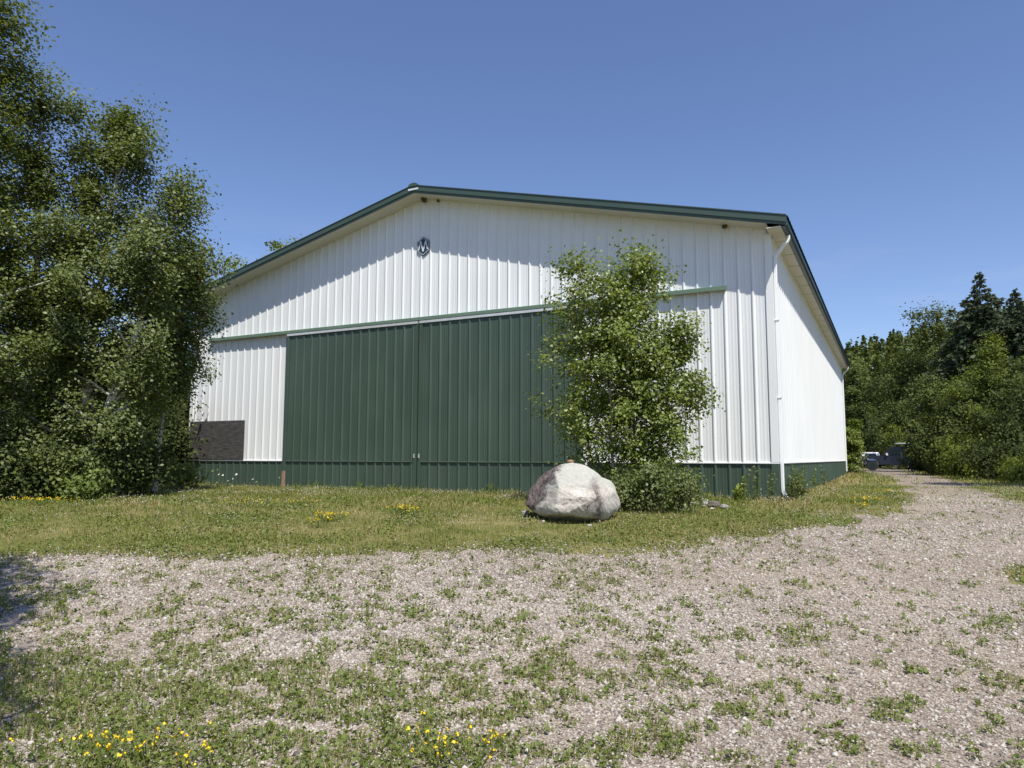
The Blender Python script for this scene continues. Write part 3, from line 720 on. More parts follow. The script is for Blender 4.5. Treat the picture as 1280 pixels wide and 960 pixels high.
# undergrowth in front of the grove
US = [(8, 18.6, 552, .8, M['birchleaf'], 'green shrub at the extreme left end of the undergrowth'), (50, 18.6, 572, .6, M['darkleaf'], 'low green shrub at the foot of the tallest birches'), (88, 18.4, 576, .5, M['birchleaf'], 'green shrub beside the foot of the slanting birch'),
      (108, 17.8, 597, .26, M['clover'], 'small yellow green shrub at the edge of the grass under the birches'), (138, 18.8, 530, .62, M['birchleaf'], 'taller leafy shrub right of the slanting birch foot'), (168, 19.2, 565, .7, M['darkleaf'], 'dim shrub at the right end of the undergrowth'), (229, 22.4, 588, .28, M['clover'], 'round dark green weed clump at the left corner of the barn')]
for i, (px, d, top, R, m_, lab) in enumerate(US):
    bush('shrub', lab, 'shrub', ad(px, d), hz(top, d, px), R, m_, 40+i, int(6500*R), .085, 'undergrowth below the birches', clump=.2)
# tree whose crown shows over the left slope of the roof
b = np.array([-W-3.2, 5.5, 0.0]); dd = np.hypot(*(b-CAM)[:2])
tree('birch_tree', 'tree behind the barn whose yellow green top just shows over the left roof slope', 'birch', b, CAM[2]+(573-316)/FPX*dd*.985, [(0,1.2),(.4,2.0),(.7,2.4),(1,.9)], (M['birch'], M['limeleaf']), 17, 22000, .12, 46, .14, (2.2, 0), .2, .3, gaps=.1)

# young birches in front of the right door
d0 = 14.6
YM = (M['aspen'], M['youngleaf']); gy = 'young birches by the boulder'
def yb(px, top, d, prof, seed, n, lab, lean_px, nbr=40, tr=.04, gaps=.1, stems=1, h0=.16, **k):
    return tree('young_birch', lab, 'birch', ad(px, d), hz(top, d, lean_px), prof, YM, seed, int(n*1.2), .073, nbr, tr, lean_to(px, lean_px, d), h0, .12, (.45, 1.15), clump=.17, group=gy, gaps=gaps, stems=stems, **k)
yb(742, 310, 14.9, [(0,.3),(.16,.5),(.32,.92),(.5,.90),(.64,.62),(.85,.36),(1,.16)], 51, 8200, 'left stem of the young birches, leaning over the boulder', 722, 44)
yb(792, 304, 14.6, [(0,.3),(.15,.5),(.35,.85),(.5,.82),(.7,.66),(.9,.46),(1,.2)], 52, 14500, 'tallest and fullest young birch, in the middle of the clump', 800, 54)
yb(818, 390, 14.4, [(0,.3),(.2,.6),(.38,1.0),(.52,.92),(.68,.5),(.8,.26),(1,.10)], 53, 10500, 'right stem of the young birches with a thin pointed top', 852, 48)
yb(770, 338, 14.2, [(0,.5),(.3,.75),(.6,.62),(.85,.42),(1,.25)], 54, 7500, 'third young birch, filling the gap in front of the two tall stems', 766, 40)
for i, (px, d, top, R, lab, n) in enumerate(((815, 13.4, 580, .30, 'round twiggy shrub at the foot of the young birches', 1900), (783, 13.5, 600, .34, 'small leafy shrub touching the right side of the boulder', 2200), (852, 13.7, 594, .30, 'small leafy shrub beside the pile of stones', 1600))):
    bush('shrub', lab, 'shrub', ad(px, d), hz(top, d, px), R, M['birchleaf'], 60+i, n, .062, 'shrubs round the young birches', clump=.11)
# trees outside the frame that throw the shadows at the left edge and across the drive
for k, (s, r, Hh, R, lab) in enumerate(((3.0, -4.25, 8.6, .85, 'birch standing out of view to the left of the camera'), (.4, -2.75, 9.6, .8, 'taller birch standing out of view beside the camera'), (3.9, -5.0, 9.6, .9, 'birch out of view farther along the left edge of the yard'))):
    bx = wpos(s, r)
    tree('birch_tree', lab, 'birch', (bx[0], bx[1], float(terr(*bx))), Hh, [(0,.1),(.6,R*.5),(.8,R),(.92,R*.8),(1,.3)], BM, 18+k*3, 11000, .11, 36, .10, (0, 0), .66, .08)
for k, (s, r, Hh, R) in enumerate(((20.4, 18.9, 11.5, 1.8), (18.8, 19.2, 16.5, 1.6))):
    bx = wpos(s, r)
    tree('birch_tree', ('tree out of view right of the drive', 'taller tree out of view right of the drive')[k], 'birch', (bx[0], bx[1], float(terr(*bx))), Hh, [(0,.5),(.45,R*.5),(.7,R),(.9,R*.8),(1,.4)], (M['birch'], M['midleaf']), 71+k, 12000, .18, 36, .15, (0,0), .4, .1, clump=.35)

# ------------------------------------------------------------------ right background
gw = 'trees beyond the drive'
conifer('spruce_tree', 'tall dark spruce with a pointed tip, highest tree on the right', ad(1238, 75), hz(340, 75, 1238), 4.6, 81, 36, 14, 12, .95, gw)
conifer('spruce_tree', 'dark spruce beside the tallest one, cut by the right edge of the photo', ad(1283, 72), hz(362, 72, 1283), 4.2, 82, 34, 14, 12, .95, gw)
WL = (M['bark'], M['midleaf']); WD = (M['bark'], M['darkleaf']); WY = (M['birch'], M['brightleaf']); WB = (M['birch'], M['farleaf'])
def wood(px, d, top, R, mats, seed, n, ls, lab, prof=None, **k):
    H = hz(top, d, px); prof = prof or [(0,R*.7),(.3,R),(.65,R*.85),(.9,R*.5),(1,R*.2)]
    kw = dict(nbr=44, tr=.012*H+.03, h0=.06, bend=.3, clump=max(.22, R*.125), group=gw, gaps=.10); kw.update(k)
    return tree('broadleaf_tree', lab, 'tree', ad(px, d), H, prof, mats, seed, int(n*1.45), ls*.82, **kw)
wood(1182, 80, 374, 4.3, WL, 83, 12000, .30, 'tall ragged tree with sky gaps in its top, left of the tallest spruce', [(0,3),(.3,4.3),(.6,4.2),(.8,3.0),(.92,1.4),(1,.5)], gaps=.3, cl_per=5)
wood(1150, 84, 440, 3.6, WD, 84, 8000, .30, 'dark rounded tree below the ragged tall tree')
wood(1243, 47, 414, 2.4, (M['bark'], M['brightleaf']), 85, 15000, .15, 'light green pointed tree in front of the tallest spruce', [(0,2.2),(.25,2.4),(.5,1.65),(.75,.75),(1,.08)], nbr=70)
wood(1278, 46, 455, 2.3, WB, 86, 9000, .17, 'green tree at the right edge in front of the second spruce')
wood(1212, 47, 500, 2.2, WL, 87, 9000, .17, 'mid green bushy tree left of the light green pointed tree')
wood(1176, 58, 478, 2.9, WL, 88, 9500, .20, 'broad bushy tree behind the parked pickup')
wood(1183, 49, 530, 1.7, WB, 89, 6000, .16, 'leafy sapling above the round roadside shrub')
wood(1132, 92, 452, 3.2, WL, 90, 7500, .30, 'mid green tree standing at the foot of the hill above the pickup cab')
wood(1105, 108, 470, 3.6, WD, 91, 7500, .32, 'dark tree between the white car and the pickup')
wood(1072, 110, 455, 3.4, WL, 92, 7500, .32, 'tree next to the far end of the barn wall')
wood(1090, 106, 505, 2.6, WB, 93, 6000, .24, 'lower bright tree left of the dark one by the cars')
wood(1130, 74, 505, 2.3, WL, 94, 6500, .22, 'round low tree right behind the pickup bed')
wood(1119, 70.5, 530, .8, WY, 95, 1500, .2, 'small bright sapling catching the sun above the pickup bed')
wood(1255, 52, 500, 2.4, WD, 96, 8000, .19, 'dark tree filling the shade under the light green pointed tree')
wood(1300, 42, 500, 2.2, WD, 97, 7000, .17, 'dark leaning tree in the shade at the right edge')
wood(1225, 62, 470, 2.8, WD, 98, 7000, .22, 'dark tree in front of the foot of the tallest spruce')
wood(1060, 112, 455, 4.0, WD, 99, 7000, .36, 'dark tall tree half hidden by the barn, below the ridge')
wood(1320, 60, 430, 3.0, WL, 100, 7000, .22, 'tree beyond the right edge of the drive')
gs = 'shrubs along the drive'
for i, (px, d, top, R, m_, n, ls, lab) in enumerate(((1206, 41, 560, 1.05, M['brightleaf'], 5500, .12, 'round light green shrub at the edge of the drive'), (1180, 46, 565, 1.0, M['farleaf'], 3600, .13, 'darker shrub just left of the round light green one'), (1271, 33, 582, .7, M['brightleaf'], 3000, .10, 'pale green shrub low at the right edge'),
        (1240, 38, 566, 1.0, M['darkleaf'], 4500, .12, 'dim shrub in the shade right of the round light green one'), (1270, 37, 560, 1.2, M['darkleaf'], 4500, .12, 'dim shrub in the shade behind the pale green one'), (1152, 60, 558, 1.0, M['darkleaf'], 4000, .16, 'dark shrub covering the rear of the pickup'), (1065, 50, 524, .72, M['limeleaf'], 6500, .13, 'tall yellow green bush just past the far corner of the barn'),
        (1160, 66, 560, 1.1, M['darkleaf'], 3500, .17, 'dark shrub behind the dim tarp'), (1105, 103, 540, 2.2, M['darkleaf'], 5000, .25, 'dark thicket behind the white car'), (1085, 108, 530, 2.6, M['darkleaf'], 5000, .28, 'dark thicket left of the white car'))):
    bush('shrub', lab, 'shrub', ad(px, d), hz(top, d, px), R, m_, 110+i, n, ls, gs, clump=R*.22)
# the wooded hill
rs = np.random.RandomState(5); Cn = []; An = []; Sz = []
TX = []
for i in range(5200):
    x = rs.uniform(-330, 330); y = rs.uniform(90, 300); s = float(fwd(x, y)); r = float(rgt(x, y))
    if s < 112 or s > 285 or r < .30*s or r > .95*s: continue
    TX.append((x, y, s))
for (x, y, s) in TX:
    z = float(hillz(x, y)); con = rs.rand() < (.25+.55*min(1, max(0, (s-150)/90))); Hh = rs.uniform(8, 13)*(1.0 if con else .95); R = Hh*(.20 if con else rs.uniform(.27, .36))
    k = 90 if s > 190 else 150
    if con:
        t = rs.rand(k)**.75; rr = R*(1-t)**.9*np.sqrt(rs.rand(k))**.5*rs.uniform(.8, 1.1, k)+.1; zz = Hh*(.08+.92*t)
    else:
        d_ = rnd_dirs(rs, k); f = rs.uniform(.65, 1.05, k); rr = R*np.hypot(d_[:, 0], d_[:, 1])*f; zz = Hh*.56+d_[:, 2]*Hh*.42*f
    a = rs.rand(k)*2*PI
    Cn.append(np.stack([x+rr*np.cos(a), y+rr*np.sin(a), z-.3+zz], 1)); Sz.append(np.full(k, (.95 if con else 1.05)*(1.15 if s > 190 else .9)))
Cn = np.concatenate(Cn); Sz = np.concatenate(Sz)
f = leaves_mesh('forest', Cn, Sz, M['midleaf'], None, rs, .75)
tag(f, kind='stuff')

# ------------------------------------------------------------------ boulder and stones
bp_ = gp(719, 654); bd = float(np.hypot(*(bp_-CAM)[:2])); bsc = FPX/bd
OUT = [(660,634),(661,626),(671,606),(686,592),(699,584),(712,581.5),(726,581.5),(738,585),(749,592),(757,599),(768,602.5),(773,610),(776,622),(778.5,634),(776,640),(765,647),(750,657),(738,659),(715,655),(690,650),(668,641)]
o_ = np.array([((x-719)/bsc, (655-y)/bsc) for x, y in OUT]); oc = np.array([0, .44]); rel = o_-oc
ang = np.arctan2(rel[:, 1], rel[:, 0]); rad_ = np.hypot(rel[:, 0], rel[:, 1]); o2 = np.argsort(ang); ang = ang[o2]; rad_ = rad_[o2]
ang = np.concatenate([ang-2*PI, ang, ang+2*PI]); rad_ = np.tile(rad_, 3)
NA, NR = 160, 44; V = []
_fr = np.random.RandomState(21); FACET = []
def _d0(x, z): return .68*math.sqrt(max(.02, 1-(x/.90)**2-((z-.42)/.60)**2))
while len(FACET) < 15:
    a, b = _fr.uniform(-.72, .72), _fr.uniform(.02, .90)
    if (a/.90)**2+((b-.42)/.60)**2 < .80:
        FACET.append((a, b, _d0(a, b)+_fr.uniform(-.02, .02), (_d0(a+.01, b)-_d0(a-.01, b))/.02+_fr.normal()*.12, (_d0(a, b+.01)-_d0(a, b-.01))/.02+_fr.normal()*.12))
def rk(x, y, z, f, sd): return fbm(x*f+z*.7*f+11, y*f+z*f*.9+7, sd, 4)-.5
for side in (-1, 1):
    for i in range(NR+1):
        s = math.sin(i/NR*PI/2)
        for k in range(NA):
            t = 2*PI*k/NA-PI; R = np.interp(t, ang, rad_)*s; x = oc[0]+R*math.cos(t); z = oc[1]+R*math.sin(t)
            ed = math.sqrt(max(0, 1-s**5))
            if side < 0:
                d = min(.62-.10*(z-.3)+.10*x, .56-.85*(z-.50)+.10*x, .47-2.0*(z-.72)-.3*x, .60-1.15*(x-.38)-.1*z, .60-.95*(x-.20)-1.1*(z-.55), .12+3.2*max(z, 0)+.22*x, .46+1.6*(x+.34)-.62*(z-.4), .60+.35*(x+.1)-.35*(z-.35))
                d = min([d+.03]+[q[2]+q[3]*(x-q[0])+q[4]*(z-q[1]) for q in FACET])
                d = max(d, .08)*ed
            else: d = .62*ed
            V.append((x, side*d, z))
V = np.array(V); nn = (NR+1)*NA
i_ = np.arange(NR)[:, None]*NA; k_ = np.arange(NA)[None]; k2 = (k_+1) % NA
q1 = np.stack([i_+k_, i_+k2, i_+NA+k2, i_+NA+k_], -1).reshape(-1, 4)
Q = np.concatenate([q1, q1[:, ::-1]+nn])
rg_ = np.abs(rk(V[:, 0], V[:, 1], V[:, 2], 2.3, 14))*2
ds_ = rk(V[:, 0], V[:, 1], V[:, 2], 3.2, 3)*.05+rk(V[:, 0], V[:, 1], V[:, 2], 9, 8)*.035-.012*np.exp(-rg_*14)+.004
c_ = V-np.array([0, 0, .42]); c_ /= np.linalg.norm(c_, axis=1, keepdims=True)
V = V+c_*ds_[:, None]
bo = mesh_np('boulder', V, [Q], M['boulder'])
bm = bmesh.new(); bm.from_mesh(bo.data); bmesh.ops.remove_doubles(bm, verts=bm.verts[:], dist=.004); bmesh.ops.recalc_face_normals(bm, faces=bm.faces[:]); bm.to_mesh(bo.data); bm.free()
for p in bo.data.polygons: p.use_smooth = True
try: bo.data.set_sharp_from_angle(angle=math.radians(26))
except Exception: pass
fdir = np.array([sy, cy])
bo.location = (bp_[0]+fdir[0]*.40, bp_[1]+fdir[1]*.40, bp_[2]-.015); bo.rotation_euler = (0, 0, -YAW)
tag(bo, 'big pale granite boulder with a dark seam, standing in the grass before the young birches', 'boulder')
def on_boulder(px, py, back=.55): 
    d = ray(px, py); d = d/np.hypot(d[0], d[1]); return CAM+d*(bd+back)
def rock(px, py, wpx, hpx, label, seed, m_, loc=None, group=None, name='stone', cat='stone', dpx=1.0):
    c = gp(px, py+hpx*.45) if loc is None else loc; d = float(np.hypot(*(c-CAM)[:2])); k = d/FPX
    o = lump(name, (c[0], c[1], c[2]+hpx*k*.42), 1, label, seed, m_, (wpx*k/2, wpx*k/2*.8*dpx, hpx*k/2), cat, group); o.rotation_euler = (0, 0, seed*1.3)
    return o
gr = 'fieldstones lying by the barn wall'
rock(880.5, 627.5, 9, 9, 'pale upright stone, the whitest and tallest of the small pile by the wall', 31, M['palestone'], group=gr)
rock(893, 630.5, 16, 8, 'dark flat stone leaning against the pale upright one in the pile', 32, M['darkstone'], group=gr)
rock(906, 633.5, 15, 5.5, 'low grey stone at the right end of the pile by the wall', 33, M['greystone'], group=gr)
rock(868, 630, 15, 6, 'grey stone at the left end of the pile by the wall', 34, M['greystone'], group=gr)
rock(890, 636, 7, 3.5, 'small pinkish stone in front of the dark flat one', 35, M['palestone'], group=gr)
rock(878, 633, 8, 4, 'small stone in front of the pale upright one', 36, M['greystone'], group=gr)
p = on_boulder(713.5, 581); rock(0, 0, 8, 5.5, 'rusty stone perched on top of the boulder', 37, M['ruststone'], loc=np.array([p[0], p[1], p[2]+.02]), group='stones on the boulder')
p = on_boulder(720.5, 583); rock(0, 0, 5, 3.6, 'small grey stone beside the rusty one on top of the boulder', 38, M['greystone'], loc=p, group='stones on the boulder')
rock(656, 641, 11, 6, 'grey stone in the grass at the left foot of the boulder', 39, M['greystone'], group='stones at the foot of the boulder')
rock(679, 652, 5, 3.5, 'small tan stone under the overhang of the boulder', 40, M['palestone'], group='stones at the foot of the boulder')
rock(737, 657, 7, 3, 'flat white stone lying under the right side of the boulder', 41, M['palestone'], group='stones at the foot of the boulder')

# ------------------------------------------------------------------ weeds, daisies and yellow flowers
def blades(P, h, w, rs, lean=.45):
    n = len(P); a = rs.rand(n)*2*PI; d = np.stack([np.cos(a), np.sin(a), np.zeros(n)], 1); a2 = a+PI/2+rs.normal(size=n)*.5
    sd = np.stack([np.cos(a2), np.sin(a2), np.zeros(n)], 1); h = np.asarray(h)[:, None]; w = np.broadcast_to(np.asarray(w, float), (n,))[:, None]
    ln = (rs.rand(n)**1.3*lean*2)[:, None]; up = np.array([[0, 0, 1.]])
    m_ = P+up*h*.55+d*h*ln*.28; t = P+up*h*(1-.3*ln)+d*h*ln*.85
    V = np.stack([P-sd*w*.5, P+sd*w*.5, m_+sd*w*.42, m_-sd*w*.42, t], 1).reshape(-1, 3)
    i = np.arange(n)[:, None]*5
    return V, i+np.array([[0,1,2,3]]), i+np.array([[3,2,4]])
def weed(name, label, cat, base, H, nst, nlf, ls, m_, seed, group=None, R=.12, seedheads=0):
    rs = np.random.RandomState(seed); root = empty(name, base, label, cat, group); tb = MB(); C = []
    for k in range(nst):
        a = rs.rand()*2*PI; hh = H*rs.uniform(.6, 1.0); r = R*rs.rand(); tip = np.array([math.cos(a)*r*1.8, math.sin(a)*r*1.8, hh]); b0 = np.array([math.cos(a)*r*.4, math.sin(a)*r*.4, -.03])
        md = (b0+tip)/2+rs.normal(size=3)*.03; tb.tube([b0, md, tip], [.006, .005, .003], 5, cap=False)
        for j in range(nlf): u = rs.uniform(.12, 1.0); C.append((b0*(1-u)+tip*u)+rs.normal(size=3)*np.array([.055, .055, .03])*(1.1-u*.5))
    tb.build('stem', M['clover'], root, fix=False); leaves_mesh('leaves', np.array(C), ls, m_, root, rs, .45)
    return root
def onwall(px, off): 
    d = ray(px, 600); t = (-off-CAM[1])/d[1]; p = CAM+d*t; p[2] = terr(p[0], p[1]); return p
ww = 'weeds along the barn wall'
for i, (px, off, H, n, ls, m_, lab) in enumerate(((945, .32, .75, 5, .06, 'shrubleaf', 'tall thin weed before the green wainscot near the right corner'), (931, .45, .62, 4, .07, 'youngleaf', 'thin weed with pale leaves right of the stone pile'), (958, .30, .68, 4, .05, 'shrubleaf', 'thin seedy weed nearest the right corner of the front wall'),
        (922, .6, .34, 4, .15, 'limeleaf', 'leafy light green weed growing by the wall right of the stones'), (871, .35, .55, 4, .07, 'limeleaf', 'bright young weed behind the stone pile'), (886, .30, .26, 3, .08, 'limeleaf', 'low weed between the stones and the wall'),
        (614, .25, .30, 4, .05, 'limeleaf', 'small weed at the foot of the right green door'), (452, .25, .25, 4, .05, 'limeleaf', 'small weed at the foot of the left green door'), (396, .25, .26, 3, .05, 'limeleaf', 'smaller weed near the wooden stake'), (492, .22, .2, 4, .05, 'limeleaf', 'little weed left of the gap between the doors'))):
    weed('weed', lab, 'weed', onwall(px, off), H, n, 22, ls, M[m_], 140+i, ww)
def side(yy, off): x = off; return (x, yy, float(terr(x, yy)))
weed('weed', 'leafy weed bush hiding the broken foot of the downspout', 'weed', side(.55, .35), .62, 12, 40, .075, M['shrubleaf'], 160, ww, .22)
weed('weed', 'dark low weed in front of the downspout at the wall corner', 'weed', side(-.12, .28), .40, 8, 30, .06, M['darkleaf'], 161, ww, .14)
weed('weed', 'tall feathery weed against the green side wall behind the downspout', 'weed', side(1.9, .22), .85, 9, 42, .06, M['shrubleaf'], 162, ww, .28)
weed('weed', 'lone weed halfway along the green side wall', 'weed', side(9.5, .2), .70, 4, 22, .07, M['shrubleaf'], 163, ww, .10)
weed('weed', 'short weed on the side wall before the lone taller one', 'weed', side(6.3, .2), .42, 4, 18, .06, M['limeleaf'], 164, ww, .10)
def bladeclump(name, label, base, H, n, R, m_, seed, w=.016):
    rs = np.random.RandomState(seed); root = empty(name, base, label, 'grass clump')
    P_ = np.stack([rs.normal(size=n)*R, rs.normal(size=n)*R, np.zeros(n)-.02], 1); V, a, b = blades(P_, H*rs.uniform(.6, 1.05, n), w, rs, .22)
    mesh_np('leaves', V, [a, b], m_, root)
    return root
bladeclump('grass_clump', 'upright sword leaved clump between the shrubs and the stone pile', gp(845, 640), .48, 60, .09, M['youngleaf'], 170, .022)
gd_ = 'daisies before the left green wainscot'
dz_ = [(272,587),(273.5,593),(278.5,594),(295.5,593),(291,598.5),(271,603),(290,608),(316,599),(320.5,602.5),(308,607),(318,611),(349.5,597),(244,597.5),(258,610),(285,601),(247,600)]
def daisy_at(px, py, seed, src=None):
    off = .35+.35*((seed*37) % 10)/10; d = ray(px, py); t = (-off-CAM[1])/d[1]; p = CAM+d*t; g_ = float(terr(p[0], p[1])); H = p[2]-g_
    rs = np.random.RandomState(seed); root = empty('daisy', (p[0], p[1], g_), 'white daisy on a thin stem before the green wainscot left of the doors', 'daisy', gd_)
    lx, ly = rs.normal(size=2)*.06; MB().tube([(lx, ly, -.02), (lx*.4, ly*.3, H*.5), (0, 0, H)], [.005, .004, .003], 5, cap=False).build('stem', M['clover'], root, fix=False)
    m = MB(); r = .036*rs.uniform(.8, 1.2); tilt = Matrix.Rotation(rs.uniform(.5, 1.1), 3, 'X') @ Matrix.Rotation(rs.uniform(-.4, .4), 3, 'Y')
    for k in range(13):
        a = 2*PI*k/13; c, s = math.cos(a), math.sin(a); q = [(c*.012, s*.012, .002), (c*r*.6-s*.008, s*r*.6+c*.008, .005), (c*r, s*r, .002), (c*r*.6+s*.008, s*r*.6-c*.008, .005)]
        m.add([tilt @ Vector(v)+Vector((0, 0, H)) for v in q], [(0,1,2,3)])
    m.build('petals', M['petal'], root, fix=False)
    e = MB(); e.add([tilt @ Vector(v)+Vector((0, 0, H)) for v in [(.013*math.cos(k*PI/4), .013*math.sin(k*PI/4), .006) for k in range(8)]+[(0, 0, .013)]], [(k, (k+1) % 8, 8) for k in range(8)]); e.build('flower_centre', M['yellow'], root, fix=False)
for i, q in enumerate(dz_): daisy_at(*q, i+1)
def trefoil(px, py, R, nf, label, seed, H=.14, fs=.02):
    rs = np.random.RandomState(seed); b = gp(px, py); root = empty('yellow_wildflower', b, label, 'wildflower', 'clumps of yellow wildflowers')
    n = nf*5; P_ = np.stack([rs.normal(size=n)*R, rs.normal(size=n)*R*.8, np.zeros(n)], 1); P_[:, 2] = rs.uniform(.15, .85, n)*H
    leaves_mesh('leaves', P_, .03, M['clover'], root, rs, .6)
    Cf = np.stack([rs.normal(size=nf)*R*.9, rs.normal(size=nf)*R*.7, H*rs.uniform(.75, 1.15, nf)], 1)
    tb = MB()
    for c in Cf[:60]: tb.tube([(0, 0, -.01), (c[0]*.7, c[1]*.7, c[2]*.45), tuple(c)], [.003, .003, .002], 4, cap=False)
    tb.build('stem', M['clover'], root, fix=False)
    pt = np.repeat(Cf, 4, 0)+rs.normal(size=(nf*4, 3))*fs*.35; leaves_mesh('blossoms', pt, fs, M['yellow'], root, rs, .9, .5)
tf = [(20,632,.16,20,'yellow flowers at the far left edge of the grass under the birches'), (52,632,.30,36,'wide yellow flower patch at the foot of the birch undergrowth'), (78,634,.12,10,'small yellow flower patch right of the wide one under the birches'), (312,634,.35,24,'sparse yellow flower patch in the grass before the daisies'), (385,634,.35,22,'sparse yellow flower patch in the grass before the wooden stake'),
      (408,652,.20,44,'dense yellow flower patch in the middle of the grass before the left door'), (398,660,.22,22,'low yellow flower patch just below the dense one before the left door'), (502,643,.16,44,'bright yellow flower patch in the grass below the gap between the doors'), (518,646,.14,12,'few yellow flowers right of the bright patch before the doors'),
      (1072,638,.10,14,'small yellow flower patch nearest the viewer along the drive edge'), (1086,631,.22,36,'yellow flower patch on the grass by the drive beside the dried strip'), (1110,620,.18,28,'yellow flower patch at the grass corner touching the drive'), (1115,610,.14,14,'farthest yellow flower patch along the bend of the drive')]
for i, q in enumerate(tf): trefoil(*q, 200+i)
fg = [(112,948,.10,16,'yellow flowers at the lower left, leftmost of the two close groups'), (128,962,.06,8,'few yellow flowers at the very bottom edge on the left'), (186,944,.10,20,'dense yellow flowers at the lower left, right of the leftmost group'), (232,958,.08,12,'yellow flowers at the bottom edge, third group from the left'), (262,952,.04,4,'two or three yellow flowers right of the bottom left groups'),
      (545,944,.07,14,'dense yellow flowers at the bottom edge in the middle'), (585,956,.10,16,'yellow flowers at the bottom edge right of the middle group'), (530,912,.02,3,'single yellow flower standing above the middle group')]
for i, q in enumerate(fg): trefoil(q[0], q[1]+7, q[2]*1.5, q[3], q[4], 230+i, H=.13, fs=.0165)

# ------------------------------------------------------------------ vehicles at the end of the drive
def vehicle_wheel(root, x, y, r, w=.24):
    wh = MB().cyl((x, y, r), 1, r, w, 24).build('wheel', M['black'], root, bevel=.02)
    sgn = -1 if y < 0 else 1
    MB().cyl((x, y+sgn*(w/2+.004), r), 1, r*.58, .02, 18).build('rim', M['gutter'], wh)
def body_prism(poly, y0, y1, name, m_, root, bevel=.04):
    return MB().prism(poly, 1, y0, y1).build(name, m_, root, bevel=bevel)
b = ad(1122, 64); pk = empty('pickup_truck', (b[0], b[1], b[2]), 'dark blue pickup with a ladder rack parked side-on at the end of the drive', 'pickup', None, math.radians(3))
# nose towards -X, near side at -Y
low = [(-2.80,.50),(-2.82,.98),(-2.70,1.10),(-1.20,1.16),(-.95,1.18),(.92,1.20),(2.78,1.20),(2.80,.52),(2.30,.50),(2.20,.80),(1.95,.93),(1.65,.93),(1.40,.80),(1.30,.48),(-1.30,.46),(-1.40,.80),(-1.65,.93),(-1.95,.93),(-2.20,.80),(-2.30,.50)]
body_prism(low, -.95, .95, 'body', M['truck'], pk, .035)
cab = [(-1.18,1.16),(-.42,1.82),(-.20,1.86),(.72,1.86),(.92,1.80),(.98,1.19)]
body_prism(cab, -.80, .80, 'cab', M['truck'], pk, .05)
for y in (-.807, .807):
    for q in ([(-.92,1.24),(-.42,1.70),(-.06,1.74),(-.06,1.24)], [(.04,1.24),(.04,1.74),(.66,1.74),(.78,1.24)]): MB().prism(q, 1, y-.006, y+.006).build('window', M['glass'], pk)
ws = MB(); ws.add([(-1.14,-.66,1.22),(-1.14,.66,1.22),(-.50,.60,1.77),(-.50,-.60,1.77)], [(0,1,2,3)]); o = ws.build('windscreen', M['glass'], pk); o.location = (-.025, 0, .025)
for x in (-1.8, 1.8):
    for y in (-.84, .84): vehicle_wheel(pk, x, y, .39)
MB().box((-2.90,-.90,.48), (-2.79,.90,.72)).build('bumper', M['galv'], pk, bevel=.02)
MB().box((2.79,-.90,.50), (2.90,.90,.68)).build('bumper', M['galv'], pk, bevel=.02)
for y in (-.75, .75): MB().box((-2.835,y-.16,.86), (-2.74,y+.16,1.02)).build('headlight', M['lamp'], pk, bevel=.02)
for y in (-1.02, 1.02): MB().box((-.86,y-.09,1.16), (-.70,y+.09,1.36)).build('mirror', M['lamp'], pk, bevel=.03)
for y in (-.955, .955): MB().box((-.02,y-.008,.55), (-.005,y+.008,1.15)).build('door_seam', M['black'], pk)
rk_ = MB()
for x in (1.05, 2.6):
    for y in (-.86, .86): rk_.box((x-.03, y-.03, 1.19), (x+.03, y+.03, 2.02))
    rk_.box((x-.03, -.92, 2.02), (x+.03, .92, 2.08))
for y in (-.86, .86): rk_.box((-.1, y-.025, 2.081), (2.7, y+.025, 2.13))
rk_.build('ladder_rack', M['galv'], pk)
ld = MB(); ld.box((.25,-.40,2.131), (2.75,-.12,2.165)); tag(ld.build('plank', M['carwhite']), 'pale plank lying on the pickup rack', 'plank'); o = bpy.data.objects['plank']; o.location = pk.location; o.rotation_euler = pk.rotation_euler
b = ad(1087.5, 90); wc = empty('white_car', (b[0], b[1], b[2]-.02), 'white car facing the camera behind the nose of the dark pickup', 'car', None, math.radians(8))
# nose towards -Y
side_ = [(-2.2,.34),(-2.24,.72),(-2.05,.92),(-1.05,1.04),(-.35,1.60),(-.05,1.68),(1.3,1.66),(1.95,1.45),(2.2,1.02),(2.22,.38),(1.72,.34),(1.62,.62),(1.35,.72),(1.08,.62),(.98,.34),(-.98,.34),(-1.08,.62),(-1.35,.72),(-1.62,.62),(-1.72,.34)]
MB().prism([(p, q) for p, q in side_], 0, -.90, .90).build('body', M['carwhite'], wc, bevel=.06)
MB().add([(-.62,-.98,1.13),(.62,-.98,1.13),(.52,-.45,1.53),(-.52,-.45,1.53)], [(0,1,2,3)]).build('windscreen', M['glass'], wc).location = (0, -.022, .022)
MB().box((-.72,-2.262,.66), (.72,-2.20,.78)).build('grille', M['black'], wc)
for x in (-.68, .68): MB().box((x-.17,-2.25,.78), (x+.17,-2.02,.90)).build('headlight', M['lamp'], wc, bevel=.02)
for x in (-.905, .905): MB().prism([(-.75,1.08),(-.28,1.52),(1.25,1.54),(1.75,1.12)], 0, x-.006, x+.006).build('window', M['glass'], wc)
for x in (-.80, .80):
    for y in (-1.35, 1.35):
        wh = MB().cyl((x, y, .33), 0, .33, .22, 22).build('wheel', M['black'], wc, bevel=.02)
        MB().cyl((x+(.115 if x > 0 else -.115), y, .33), 0, .2, .015, 16).build('rim', M['galv'], wh)
b = ad(1163, 62)
tp = lump('tarp_heap', (b[0], b[1], b[2]+.55), 1, 'dim blue grey tarped heap in the shade right of the pickup', 55, M['tarp'], (1.3, .9, .62), 'tarp')
